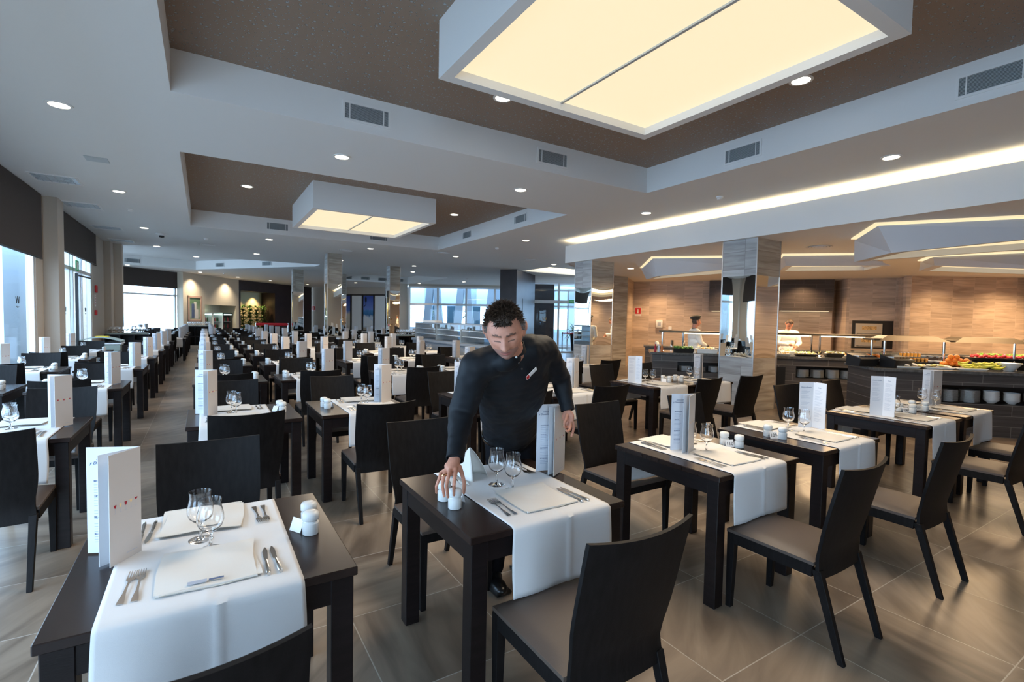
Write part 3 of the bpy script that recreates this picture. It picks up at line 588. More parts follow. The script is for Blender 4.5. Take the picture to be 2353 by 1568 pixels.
# cutlery bins on the fruit counter corner
for k, (x, y) in enumerate(((8.72, 3.62), (8.95, 3.25))):
    t = thing('cutlery_bin', ('rear', 'front')[k]+' dark slanted cutlery bin at the corner of the fruit counter', 'cutlery bin', (x+.05, y+.05, .95), radians(-20)); c = MB()
    c.hexa([(-.16, -.12, 0), (.16, -.12, 0), (.16, .12, 0), (-.16, .12, 0)], [(-.18, -.16, .12), (.18, -.16, .12), (.16, .12, .19), (-.16, .12, .19)]); c.build('bin_body', 'black_plastic', t, bevel=.004)
    c = MB()
    for q in range(5): c.box((-.15+q*.062, -.10, .135+.0), (-.10+q*.062, .08, .165))
    c.build('compartment', 'steel', t)
# fruit: bananas, oranges, tomatoes, glasses of juice, bowls
def fp(s, o, z): return bpnt(s, o, z, OC)
for k in range(3): trayo('fruit_platter', ('left', 'middle', 'right')[k]+' long white fruit platter on the fruit counter', .42+k*.42, .13, .38, .2, .03, 'porcelain', OC, taper=.85)
c = MB()
for k in range(26):
    p = fp(.26+random.random()*.8, .08+random.random()*.14, .985+random.random()*.025); c.ell(p, (.045, .045, .014), Matrix.Rotation(random.uniform(-.5, .5), 3, 'X'), n=8, mi=k % 2)
o = tag(c.build('melon_slices', ['melon', 'napkin_linen'], smooth=50), 'heap of pale melon and pineapple slices on the white platters', 'fruit'); o['kind'] = 'stuff'
orp = Proto(tag(MB().ell((0, 0, 0), (.038, .038, .036), n=14).build('orange', 'orange', smooth=60), '', 'orange'))
for k in range(14):
    r_ = (0, 5, 9, 12, 14); lv = 0 if k < 8 else 1 if k < 12 else 2; q = k-(0, 8, 12)[lv]
    orp.put(fp(1.06+(q % 4)*.078+lv*.03, .33+(q//4)*.075, 1.02+lv*.055), 0, 'orange in the heap behind the bananas on the fruit counter', 'heap of oranges')
c = MB(); c.tube([(-.085, 0, .02), (-.07, 0, .006), (-.03, 0, -.008), (.03, 0, -.008), (.07, 0, .006), (.1, 0, .03)], [.006, .014, .018, .018, .014, .004], 8)
ba = Proto(tag(c.build('banana', 'banana', smooth=60), '', 'banana'))
for k in range(12): ba.put(fp(1.22+(k % 4)*.12, .10+(k % 3)*.06, .995+(k//4)*.028), atan2(BD.y, BD.x)+random.uniform(-.4, .4), 'green-yellow banana in the pile on the right fruit platter', 'pile of bananas')
t = thing('riser_shelf', 'black two step riser shelf behind the fruit platters', 'shelf'); c = MB(); bbox(c, .1, 1.3, .42, .75, .95, 1.02, O=OC); bbox(c, .15, 1.1, .60, .75, 1.02, 1.09, O=OC); c.build('step', 'black_plastic', t)
jg = thing('juice_glass', '', 'glass'); MB().lathe([(.02, 0), (.024, .07), (.0225, .07), (.019, .004), (0, .004)], n=12).build('tumbler', 'glass', jg, smooth=50); MB().lathe([(.018, .005), (.0215, .06), (0, .06)], n=12).build('juice', 'juice', jg); jg = Proto(jg)
for k in range(12): jg.put(fp(.62+(k % 6)*.052, .48 if k < 6 else .68, 1.02 if k < 6 else 1.09), 0, 'small glass of orange juice in the %s row on the riser' % ('lower' if k < 6 else 'upper'), 'juice glasses')
db = Proto(tag(MB().lathe([(.02, 0), (.025, .005), (.06, .03), (.055, .03), (.0, .008)], n=14).build('dessert_bowl', 'porcelain', smooth=50), '', 'bowl'))
for k in range(8): db.put(fp(.94+(k % 4)*.1, .5 if k < 4 else .68, 1.02 if k < 4 else 1.09), 0, 'little white dessert bowl, %s row of the riser right of the juices' % ('lower' if k < 4 else 'upper'), 'dessert bowls')
for k in range(2):
    t = trayo('canape_plate', ('lower', 'upper')[k]+' plate of small red and green canapes on the riser', .4, .5+.18*k, .3, .12, .012, 'porcelain', OC, 1.02+.07*k, 'plate'); heap(t, 'canapes', .26, .1, .015, ['leaf_light', 'tomato', 'napkin_linen'], 40, .013)
t = trayo('pastry_tray', 'tray of orange pastries beside the lamp post', .2, .62, .24, .2, .02, 'porcelain', OC, 1.05, 'tray'); heap(t, 'pastries', .2, .16, .03, ['orange'], 30, .025)
t = trayo('vegetable_platter', 'wide black platter heaped with red tomatoes', 1.95, .62, .9, .4, .07, 'black_plastic', OC, 1.05, 'platter', .7)
c = MB(); bbox(c, 1.6, 2.5, .5, .8, .95, 1.05, O=OC); c.build('stand', 'black_plastic', t); t.children and None
for ch in children(t):
    if ch.name.startswith('stand'): ch.matrix_parent_inverse = (Matrix.Translation(t.location) @ Matrix.Rotation(t.rotation_euler.z, 4, 'Z')).inverted()
tp = Proto(tag(MB().ell((0, 0, 0), (.03, .03, .026), n=12).build('tomato', 'tomato', smooth=60), '', 'tomato'))
for k in range(30): tp.put(fp(1.58+(k % 10)*.078+random.uniform(-.01, .01), .48+(k//10)*.08+random.uniform(-.01, .01), 1.135+.02*((k % 3) == 1)), 0, 'red tomato in the heap on the wide black platter', 'heap of tomatoes')
c = MB()
for k in range(60): c.ell(fp(1.6+random.random()*.75, .5+random.random()*.22, 1.15+random.random()*.03), (.03, .012, .012), Matrix.Rotation(random.uniform(0, 3), 3, 'Z'), n=6)
o = tag(c.build('lettuce_leaves', 'leaf_light'), 'green lettuce bits scattered over the tomatoes', 'salad'); o['kind'] = 'stuff'
for k in range(2): tag(MB().lathe([(.05, 0), (.06, .01), (.15, .12), (.145, .12), (.05, .015), (0, .015)], c=fp(1.78+k*.36, .2, .95), n=28).build('large_bowl', 'porcelain', smooth=50), ('large white flared bowl right of the bananas', 'large white flared bowl at the right edge of the fruit counter')[k], 'bowl')
c = MB(); p = fp(1.1, .8, .95)
# hoods, oven, dispensers, signs on the back wall
BWL = ((13.97, 13.636), (18.018, 8.473)); CWL = ((17.66, 7.885), (18.566, 6.832)); EWL = ((17.84, 6.358), (24, 2.5))
for s0, s1, z0, lb, L in ((2.67, 4.3, 2.02, 'dark tiled extractor hood left of the big column', BWL), (4.86, 6.5, 2.05, 'dark tiled extractor hood above the second cook', BWL), (3.6, 6, 2.0, 'dark tiled hood at the right edge of the buffet wall', EWL)):
    c = MB(); wpart(c, L, s0, s1, z0, ZB-.002, .38, .02); t = thing('extractor_hood', lb, 'hood'); c.build('hood_body', 'hood_tile', t); c = MB(); wpart(c, L, s0+.1, s1-.1, z0-.02, z0, .3, .08); c.build('hood_lamp', 'raft_glow', t)
t = thing('wall_oven', 'steel built in wall oven with dark surround', 'oven'); c = MB(); wpart(c, CWL, .18, 1.30, .86, 1.75, .03, .0); c.build('surround', 'black_plastic', t)
for z0 in (1.30, .90):
    c = MB(); wpart(c, CWL, .26, 1.0, z0, z0+.36, .06, .03); o = c.build('oven_door', 'oven_steel', t, bevel=.005)
    c = MB(); wpart(c, CWL, .44, .84, z0+.16, z0+.27, .065, .06); c.build('oven_window', 'food_mix', t); c = MB(); wpart(c, CWL, .3, .96, z0+.03, z0+.05, .1, .07); c.build('handle', 'chrome', t)
c = MB(); wpart(c, CWL, 1.03, 1.22, .92, 1.66, .055, .03); c.build('control_panel', 'black_plastic', t)
for s0, z0, lb, h in ((.85, 1.37, 'white paper towel dispenser on the back wall left of the cook', .28), (4.3, 1.42, 'white dispenser on the back wall right of the big column', .26)):
    t = thing('dispenser', lb, 'dispenser'); c = MB(); wpart(c, BWL, s0, s0+.24, z0, z0+h, .12, .0); c.build('casing', 'white_paint', t, bevel=.02, segs=2); c = MB(); wpart(c, BWL, s0+.06, s0+.18, z0+.06, z0+.2, .125, .12); c.build('window', 'ink_grey', t)
t = thing('wall_switch', 'small white switch box beside the paper towel dispenser', 'switch'); c = MB(); wpart(c, BWL, 1.3, 1.42, 1.3, 1.42, .05, 0); c.build('cover', 'white_paint', t, bevel=.006)
def fire_sign(L, s, z, w_, label, txt='EXTINTOR'):
    t = thing('fire_sign', label, 'sign'); c = MB(); wpart(c, L, s, s+w_, z, z+w_*1.35, .012, 0); c.build('sign_plate', 'sign_white', t)
    c = MB(); wpart(c, L, s+w_*.06, s+w_*.94, z+w_*.32, z+w_*1.29, .015, .012); c.build('red_field', 'sign_red', t)
    c = MB(); wpart(c, L, s+w_*.42, s+w_*.58, z+w_*.42, z+w_*.95, .018, .015); wpart(c, L, s+w_*.46, s+w_*.54, z+w_*.95, z+w_*1.12, .018, .015); wpart(c, L, s+w_*.34, s+w_*.5, z+w_*1.06, z+w_*1.12, .018, .015); c.build('extinguisher_symbol', 'sign_white', t)
    dx = on(L, 1)-on(L, 0); text_mesh(txt, w_*.17, 'sign_red', 'lettering', frame(on(L, s+w_/2, z+w_*.16, .014), dx), t)
fire_sign(BWL, .05, 1.8, .24, 'red and white fire extinguisher sign on the stone buffet wall')
fire_sign(MW, .08, 1.92, .30, 'red and white fire extinguisher sign on the far beige wall')
# ceiling rafts over the buffet
def raft(label, top, bot, gap=.05):
    t = thing('ceiling_raft', label, 'ceiling raft'); n = len(top); c = MB()
    c.add([(*p, ZB-.045) for p in top]+[(x, y, z) for (x, y, z) in bot], [list(range(n))]+[(i, (i+1) % n, n+(i+1) % n, n+i) for i in range(n)]); c.build('skirt', 'raft_white', t)
    ce = sum((Vector(p) for p in bot), Vector())/n; inn = [Vector(p)+(ce-Vector(p))*.13 for p in bot]; up = [p+Vector((0, 0, .10)) for p in inn]
    c = MB(); c.add([Vector(p) for p in bot]+inn, [(i, (i+1) % n, n+(i+1) % n, n+i) for i in range(n)]); c.add(inn+up, [(i, (i+1) % n, n+(i+1) % n, n+i) for i in range(n)]); c.build('rim', 'raft_white', t)
    MB().add(up, [list(range(n))]).build('diffuser', 'raft_glow', t)
    c2 = sum((Vector((*p, 0)) for p in top), Vector())/n; ex = [Vector((*p, 0))+(Vector((*p, 0))-c2).normalized()*.05 for p in top]; c = MB(); c.add([p+Vector((0, 0, ZB-.02)) for p in ex]+[p+Vector((0, 0, ZB-.001)) for p in ex], [list(range(n)), [n+i for i in range(n)]]+[(i, (i+1) % n, n+(i+1) % n, n+i) for i in range(n)]); c.build('edge_light', 'raft_glow', t)
    return t
raft('white angular ceiling raft left of the big column', [(8.89, 8.11), (10.4, 6.6), (12.3, 8.0), (10.4, 9.9)], [(8.95, 8.05, 2.64), (10.45, 6.65, 2.86), (12.2, 8.0, 2.95), (10.4, 9.7, 2.75)])
raft('white angular ceiling raft above the second cook', [(10.64, 6.03), (11.7, 4.97), (13.4, 5.9), (11.94, 6.94)], [(10.66, 5.98, 2.84), (12.1, 4.6, 2.84), (13.3, 5.5, 2.88), (11.9, 6.85, 2.87)])
raft('large white angular ceiling raft nearest the camera, at right', [(8.45, 3.40), (9.9, 1.3), (12.3, 1.5), (9.62, 4.22)], [(8.62, 3.28, 2.66), (9.9, 1.25, 2.86), (12.2, 1.6, 2.95), (9.60, 4.20, 2.68)])
raft('white angular ceiling raft at the right edge, behind the large one', [(13.07, 4.22), (14.0, 2.0), (16.5, 3.0), (13.9, 4.72)], [(13.1, 4.2, 2.88), (13.6, 2.2, 2.66), (16.4, 2.6, 2.75), (13.8, 4.70, 2.85)])
for q, pw in (((11.3, 7.9, 2.55), 110), ((12.0, 5.6, 2.7), 110), ((10.2, 2.6, 2.55), 60), ((14.8, 3.4, 2.5), 110)): lamp('AREA', 'raft_light', q, pw, (1, .66, .36), 1.3, 1.3)
for s0 in (1.0, 3.5, 5.6): lamp('SPOT', 'wall_washer', on(((13.97, 13.636), (18.018, 8.473)), s0, ZB-.02, .9), 160, (1, .66, .36), .06, None, (0, 0, 0), 140, .9)
for s0 in (1, 4, 7): lamp('SPOT', 'wall_washer', on(((21.3, 4.19), (17.5, -4)), s0, ZB-.02, .9), 160, (1, .66, .36), .06, None, (0, 0, 0), 140, .9)  # washers added on the unseen side wall to brighten its mirror image
for s0 in (.8, 2.6): lamp('SPOT', 'wall_washer', on(((17.84, 6.358), (24, 2.5)), s0, ZB-.02, .9), 160, (1, .66, .36), .06, None, (0, 0, 0), 140, .9)
#TABLES
# ------------------------------------------------------------------ table prototype
t = thing('dining_table', '', 'table'); MB().box((-.4, -.4, .71), (.4, .4, .74)).build('tabletop', 'dark_wood_top', t, bevel=.003)
c = MB(); c.box((-.36, -.385, .625), (.36, -.36, .71)); c.box((-.36, .36, .625), (.36, .385, .71)); c.box((-.385, -.36, .625), (-.36, .36, .71)); c.box((.36, -.36, .625), (.385, .36, .71)); c.build('apron', 'dark_wood', t)
for sx in (-1, 1):
    for sy in (-1, 1): x, y = sx*.353, sy*.353; MB().box((x-.036, y-.036, 0), (x+.036, y+.036, .71)).build('leg', 'dark_wood', t, bevel=.003)
P_table = Proto(t)
# chair prototype: sitter faces +y
t = thing('dining_chair', '', 'chair')
def cush(u, v):
    x = -.218+.436*u; y = -.205+.455*v; e = (sin(pi*min(1, max(0, u))))**.35*(sin(pi*min(1, max(0, v))))**.35
    return (x, y, .435+.032*e)
c = MB(); c.grid(cush, 14, 14); c.box((-.218, -.205, .418), (.218, .25, .4355)); c.build('seat', 'seat_leather', t, smooth=60)
c = MB(); c.box((-.205, .215, .365), (.205, .24, .42)); c.box((-.22, -.2, .365), (-.195, .22, .42)); c.box((.195, -.2, .365), (.22, .22, .42)); c.build('seat_frame', 'chair_wood', t)
def bk(u, v, o):
    z = .36+(.905-.36)*v; a = 2*u-1
    y = -.222-.105*max(0, (z-.44)/.465)**1.08-.07*max(0, (.44-z)/.44)
    wd = .224-.020*math.exp(-((z-.46)/.10)**2)+.006*v
    bow = .035*(1-a*a)*(.35+.65*v)
    return (a*wd, y-bow+o, z+.012*a*a*v)
c = MB(); NU, NV = 14, 12
vs = [bk(i/NU, j/NV, o) for o in (0, .016) for j in range(NV+1) for i in range(NU+1)]; q = (NU+1)*(NV+1); fs = []
for j in range(NV):
    for i in range(NU): a = j*(NU+1)+i; fs += [(a, a+1, a+NU+2, a+NU+1), (q+a, q+a+NU+1, q+a+NU+2, q+a+1)]
for i in range(NU): fs += [(i, q+i, q+i+1, i+1), (NV*(NU+1)+i, NV*(NU+1)+i+1, q+NV*(NU+1)+i+1, q+NV*(NU+1)+i)]
for j in range(NV): a = j*(NU+1); b = a+NU; fs += [(a, a+NU+1, q+a+NU+1, q+a), (b, q+b, q+b+NU+1, b+NU+1)]
c.add(vs, fs); c.build('backrest', 'chair_wood', t, smooth=40)
for sx in (-1, 1):
    x = sx*.202
    c = MB(); c.hexa([(x-.015, .215, 0), (x+.015, .215, 0), (x+.015, .245, 0), (x-.015, .245, 0)], [(x-.021, .20, .42), (x+.021, .20, .42), (x+.021, .245, .42), (x-.021, .245, .42)]); c.build('leg', 'chair_wood', t, bevel=.002)
    x = sx*.196; c = MB(); c.hexa([(x-.013, -.352, 0), (x+.013, -.352, 0), (x+.013, -.322, 0), (x-.013, -.322, 0)], [(x-.018, -.236, .40), (x+.018, -.236, .40), (x+.018, -.195, .40), (x-.018, -.195, .40)]); c.build('leg', 'chair_wood', t, bevel=.002)
P_chair = Proto(t)
# runner
def run_fn(u, v):
    x = -.258+.516*u; hang = .285; L = hang*2+.806; s = v*L; yy = -.403+(s-hang)
    if s < hang: k = (hang-s)/hang; y = -.406-.010*k-.006*sin(u*9)*k; z = .743-(hang-s); x += .006*sin(k*3)*(2*u-1)
    elif s > L-hang: k = (s-L+hang)/hang; y = .406+.010*k+.006*sin(u*8+1)*k; z = .743-(s-L+hang)
    else: y = yy; z = .7425
    z += .002*math.exp(-((u-.5)/.01)**2) if hang <= s <= L-hang else 0
    if s < hang or s > L-hang: y += (-.005 if s < hang else .005)*math.exp(-((u-.55)/.02)**2)
    return (x, y, z)
P_runner = Proto(tag(MB().grid(run_fn, 40, 60).build('table_runner', 'linen', smooth=60, solid=.0018), '', 'table runner'))
# napkin
def napk():
    t = MB()
    for k, (dx, dy, rz) in enumerate(((0, 0, 0), (.004, -.005, .03), (-.003, .003, -.025))):
        t.T = rotM((dx, dy, 0), rz); z0 = k*.0024
        def f(u, v, z0=z0, k=k): return (-.135+.27*u+.004*sin(v*5+k), -.14+.28*v+.004*sin(u*6+k), z0+.003+.0025*sin(u*7+k)*sin(v*6+k*2)+(.006 if k == 2 else 0)*math.exp(-((v-.95)/.08)**2))
        t.grid(f, 16, 16)
        t.grid(lambda u, v, f=f: tuple(Vector(f(u, v))-Vector((0, 0, .0026))), 16, 16)
    t.T = rotM((0, 0, 0), 0); t.tube([(-.132, -.137, .005), (0, -.141, .005), (.132, -.137, .005)], .0042, 8); return t
P_nap = Proto(tag(napk().build('napkin', 'napkin_linen', smooth=60), '', 'napkin'))
# cutlery lie along y, handle toward -y
def fork():
    c = MB(); pr_ = [(-.10, .009, .0025), (-.085, .0085, .003), (-.04, .004, .004), (0, .0028, .006), (.03, .0035, .005), (.045, .011, .003), (.06, .012, .003)]
    for (y0, w0, z0), (y1, w1, z1) in zip(pr_[:-1], pr_[1:]): c.hexa([(-w0, y0, z0-.001), (w0, y0, z0-.001), (w1, y1, z1-.001), (-w1, y1, z1-.001)], [(-w0, y0, z0+.001), (w0, y0, z0+.001), (w1, y1, z1+.001), (-w1, y1, z1+.001)])
    for k in range(4): x = -.0095+k*.0063; c.hexa([(x-.0017, .06, .002), (x+.0017, .06, .002), (x+.001, .1, .006), (x-.001, .1, .006)], [(x-.0017, .06, .004), (x+.0017, .06, .004), (x+.001, .1, .0075), (x-.001, .1, .0075)])
    return c
def knife():
    c = MB(); c.tube([(0, -.105, .005), (0, -.09, .006), (0, -.04, .005), (0, .0, .004)], [.005, .0075, .006, .0045], 8, flat=.6); c.tube([(0, -.108, .005), (0, -.1, .005)], .006, 8)
    c.hexa([(-.006, 0, .003), (.006, 0, .003), (.010, .07, .003), (-.006, .07, .003)], [(-.006, 0, .0045), (.006, 0, .0045), (.010, .07, .0045), (-.006, .07, .0045)]); c.hexa([(-.006, .07, .003), (.010, .07, .003), (.006, .098, .003), (.002, .1, .003)], [(-.006, .07, .0045), (.010, .07, .0045), (.006, .098, .0045), (.002, .1, .0045)]); return c
P_fork = Proto(tag(fork().build('dinner_fork', 'steel', smooth=40), '', 'fork')); P_knife = Proto(tag(knife().build('table_knife', 'steel', smooth=40), '', 'knife'))
# wine glass
out = [(.0, .0), (.038, .0), (.039, .0015), (.02, .005), (.006, .010), (.0048, .03), (.0048, .052), (.008, .062), (.022, .070), (.036, .084), (.0425, .104), (.042, .125), (.036, .148), (.0335, .162), (.036, .180)]
inn = [(.0345, .180), (.032, .162), (.0345, .148), (.0405, .125), (.041, .104), (.0345, .086), (.021, .073), (.006, .068), (.0, .067)]
P_glass = Proto(tag(MB().lathe(out+inn, n=24, caps=False).build('wine_glass', 'glass', smooth=70), '', 'glass'))
# shaker
t = thing('shaker', '', 'shaker'); MB().lathe([(.0, 0), (.028, 0), (.030, .003), (.030, .043), (.0235, .047), (.0235, .052), (.0, .052)], n=20, caps=False).build('shaker_body', 'porcelain', t, smooth=50)
MB().lathe([(.0, .052), (.027, .0525), (.031, .056), (.031, .075), (.027, .084), (.015, .088), (.0, .089)], n=20, caps=False).build('cap', 'porcelain', t, smooth=60); P_shaker = Proto(t)
def card(txt):
    t = thing('number_card', '', 'table number'); c = MB(); c.add([(-.03, -.018, 0), (.03, -.018, 0), (.03, 0, .045), (-.03, 0, .045), (-.03, .018, 0), (.03, .018, 0)], [(0, 1, 2, 3), (3, 2, 5, 4)]); c.build('card', 'sign_white', t, solid=.001)
    a = atan2(.045, .018)
    if txt: text_mesh(txt, .034, 'hat_dark', 'printed_number', Matrix.Translation((0, -.0118, .021)) @ Matrix.Rotation(a, 4, 'X'), t)
    return t
P_card = Proto(card(''))
# menus
def menu(kind, side=0):
    t = thing('menu_card', '', 'menu'); h = .365
    def panel(a, b, nm, m, sgn=1):
        a, b = Vector((*a, 0)), Vector((*b, 0)); d = (b-a).normalized(); n = Vector((d.y, -d.x, 0)); th = n*.0012; Z = Vector((0, 0, h)); o = MB().hexa([a+th, b+th, b-th, a-th], [a+th+Z, b+th+Z, b-th+Z, a-th+Z]).build(nm, m, t)
        return a, b, d, n
    def lines(a, b, d, n, x0, x1, z0, z1, step, nm='printed_text'):
        c = MB(); z = z1; k = 0
        while z > z0:
            w_ = x0+(x1-x0)*(.55+.45*((k*37) % 10)/10)
            p, q = a+d*x0+n*.0015, a+d*w_+n*.0015
            if k % 5 != 4: c.add([p+Vector((0, 0, z)), q+Vector((0, 0, z)), q+Vector((0, 0, z+.0022)), p+Vector((0, 0, z+.0022))], [(0, 1, 2, 3)])
            z -= step; k += 1
        c.build(nm, 'ink_grey', t)
    if kind == 'cover':
        A, B, C_, D = ((-.079, .084), (.073, .02), (-.000, -.079), (-.03, -.055)) if not side else ((-.075, .065), (.085, .02), (-.050, -.060), (-.06, -.025))
        a, b, d, n = panel(A, B, 'back_panel', 'paper'); lines(a, b, d, n, .022, .075, .03, .235, .009)
        text_mesh('Selección\ny Denominación', .0145, 'ink', 'title', frame(a+d*.058+n*.002+Vector((0, 0, .318)), d), t, shear=.3)
        for zz, tx in ((.243, 'REGIONALES'), (.192, 'TINTOS'), (.118, 'BLANCOS'), (.06, 'ROSADOS')): text_mesh(tx, .0095, 'ink', 'heading', frame(a+d*.022+n*.002+Vector((0, 0, zz+.006)), d), t, align='LEFT')
        panel(B, D, 'inner_panel', 'paper'); a, b, d, n = panel(C_, B, 'cover_panel', 'paper_warm'); L = (b-a).length
        c = MB(); c.T = frame(a+n*.0016+Vector((0, 0, .185)), d)
        for k, (mi, shp) in enumerate(((0, 1), (1, 0), (0, 2), (1, 1), (0, 3))):
            x = L*.17+k*L*.165; r_ = (.0045, .0052, .0052, .006)[shp]; hh = (.014, .012, .014, .008)[shp]
            ps = [(x-r_, .012), (x+r_, .012), (x+r_*.8, .012-hh*.55), (x, .012-hh), (x-r_*.8, .012-hh*.55)]; c.add([(*q_, 0) for q_ in ps], [(0, 1, 2, 3, 4)], mi)
            c.add([(x-.0005, .012-hh, 0), (x+.0005, .012-hh, 0), (x+.0005, -.016, 0), (x-.0005, -.016, 0)], [(0, 1, 2, 3)], 2); c.add([(x-.004, -.0165, 0), (x+.004, -.0165, 0), (x+.004, -.0155, 0), (x-.004, -.0155, 0)], [(0, 1, 2, 3)], 2)
        c.build('wine_glass_symbols', ['wine_red', 'wine_gold', 'ink_grey'], t)
        c = MB(); c.T = frame(a+n*.0016+Vector((0, 0, .02)), d); c.add([(L*.5, 0, 0), (L*.85, 0, 0), (L*.85, .002, 0), (L*.5, .002, 0)], [(0, 1, 2, 3)]); c.build('footer_line', 'ink_grey', t)
    else:
        A, B, C_, D = (-.10, .0), (.0, .035), (.082, -.02), (.02, .06)
        a, b, d, n = panel(A, B, 'left_panel', 'paper'); lines(a, b, d, n, .014, .09, .12, .30, .009); text_mesh('Blancos y Rosados', .0105, 'ink', 'title', frame(a+d*.05+n*.002+Vector((0, 0, .325)), d), t, shear=.3)
        a, b, d, n = panel(B, C_, 'right_panel', 'paper'); lines(a, b, d, n, .014, .08, .05, .30, .009); text_mesh('Tintos', .0105, 'ink', 'title', frame(a+d*.045+n*.002+Vector((0, 0, .325)), d), t, shear=.3)
        panel(C_, D, 'outer_panel', 'paper')
    return t
P_menuA = Proto(menu('cover')); P_menuB = Proto(menu('open')); P_menuC = Proto(menu('cover', 1))
# ------------------------------------------------------------------ the laid tables
def ordn(k): return OD[k-1]
def table_set(x0, y0, D, menu_side, detail, cfg=None):
    cfg = cfg or {}; cx, cy = x0+.4, y0+.4; s = 1 if menu_side == 'R' else -1; Z = .7445
    P_table.put((cx, cy, 0), 0, 'dark wood square dining table, '+D, 'dining tables')
    jx = cfg.get('jx', random.uniform(-.06, .0))
    if not cfg.get('nonear'): P_chair.put((cx-.07 if 'cx' in cfg else cx+jx, y0-.23+random.uniform(-.02, .01)*(0 if 'cx' in cfg else 1), 0), cfg.get('r1', random.uniform(-.03, .03)), 'near side chair, '+D, 'dining chairs')
    P_chair.put((cx+cfg.get('fx', jx), y0+1.04, 0), pi+cfg.get('r2', random.uniform(-.04, .04)), 'far side chair, '+D, 'dining chairs')
    rx = cx+cfg.get('rx', s*.045)
    P_runner.put((rx, cy, 0), 0, 'white cloth runner, '+D, 'table runners')
    P_nap.put((rx+.005, y0+.225, Z), radians(random.uniform(-4, 4)), 'white folded napkin at the near place, '+D, 'napkins')
    if not cfg.get('standing'): P_nap.put((rx-.01, y0+.70-.03, Z), pi+radians(random.uniform(-6, 6)), 'white folded napkin at the far place, '+D, 'napkins')
    if detail:
        for k in range(2):
            w_ = ('outer', 'inner')[k]
            P_fork.put((rx-.205+k*.028, y0+.20, Z), radians(-4+k*3), w_+' steel fork, near place, '+D, 'forks'); P_knife.put((rx+.195-k*.028, y0+.18, Z), radians(3-k*4), w_+' steel knife, near place, '+D, 'knives')
            P_fork.put((rx+.205-k*.028, y0+.62, Z), pi+radians(k*3), w_+' steel fork, far place, '+D, 'forks'); P_knife.put((rx-.205+k*.028, y0+.62, Z), pi+radians(-k*4), w_+' steel knife, far place, '+D, 'knives')
    P_glass.put((rx+cfg.get('g', 0)-.0, y0+.365, Z), 0, 'empty stemmed wine glass, nearer one, '+D, 'wine glasses'); P_glass.put((rx+cfg.get('g', 0)-.03, y0+.47, Z), 0, 'empty stemmed wine glass, farther one, '+D, 'wine glasses')
    sx = cx-s*.29; S1, S2 = cfg.get('sh', ((sx, y0+.34), (sx-.01, y0+.445)))
    P_shaker.put((*S1, .741), 0, 'white porcelain shaker, nearer one, '+D, 'shakers'); P_shaker.put((*S2, .741), 0, 'white porcelain shaker, farther one, '+D, 'shakers')
    mx, my = cfg.get('menu', (cx+s*.26, y0+.45)); P = P_menuB if cfg.get('open') else (P_menuC if x0 > .5 else P_menuA)
    P.put((mx, my, .7455), cfg.get('mrz', random.uniform(-.1, .15)), 'tall white folded menu with printed wine list, '+D, 'menus')
    if detail:
        if cfg.get('num'): card(cfg['num']).location = ((S1[0]+S2[0])/2-.03, (S1[1]+S2[1])/2, .741); o = [o for o in bpy.data.objects if o.name.startswith('number_card') and o.parent is None][-1]
        else: P_card.put(((S1[0]+S2[0])/2-.04*s*-1, (S1[1]+S2[1])/2, .741), radians(-60), 'little white number card between the shakers, '+D, 'number cards')
N1 = {'110': (2.35, 'L', dict(cx=2.645-2.75, fx=-.06, rx=-.02, menu=(2.63, 2.07), mrz=-.1, num='110')), '109': (3.45, 'R', dict(open=True, fx=-.1, num='109', mrz=-1.0, menu=(4.13, 2.05))), '108': (5.12, 'L', dict(open=True, num='108', fx=-.1, mrz=-1.1, menu=(5.30, 2.02))), '107': (6.0, 'R', dict(num='107', mrz=-.7))}
table_set(-.37, 1.63, 'front table at lower left', 'L', True, dict(cx=-.07, fx=0.0, rx=-.025, menu=(-.262, 2.08), mrz=.0001, sh=((.341, 1.973), (.352, 2.075)), g=.01, r1=.0, r2=.02))
table_set(.85, 1.63, "the waiter's table", 'R', True, dict(cx=-.07, fx=-.06, rx=.045, menu=(1.612, 2.125), mrz=.0001, sh=((.928, 1.935), (.927, 2.045)), standing=True, g=-.03, r1=0, r2=0))
for k, (x0, s_, cf) in N1.items():
    table_set(x0, 1.63, 'table numbered '+k, s_, True, cf)
nc = [o for o in bpy.data.objects if o.name.startswith('number_card') and o.parent is None and not o.get('label')]
for o in nc:
    tx = '110' if o.location.x < 3.3 else '109' if o.location.x < 4.5 else '108' if o.location.x < 5.95 else '107'
    if o.location.y > 1 and abs(o.location.z-.741) < .01: o['label'] = 'white tent card printed %s between two shakers' % tx; o['group'] = 'number cards'; o.rotation_euler.z = radians(-25)
nk0 = [o for o in bpy.data.objects if o.name.startswith('napkin') and o.get('label', '').endswith('near place, front table at lower left')][0]
c = MB(); c.box((-.055, -.128, .0135), (-.005, -.108, .0145)); c.box((.0, -.122, .0135), (.04, -.112, .0143), 1); c.build('laundry_mark', ['ink_grey', 'ink'], nk0)
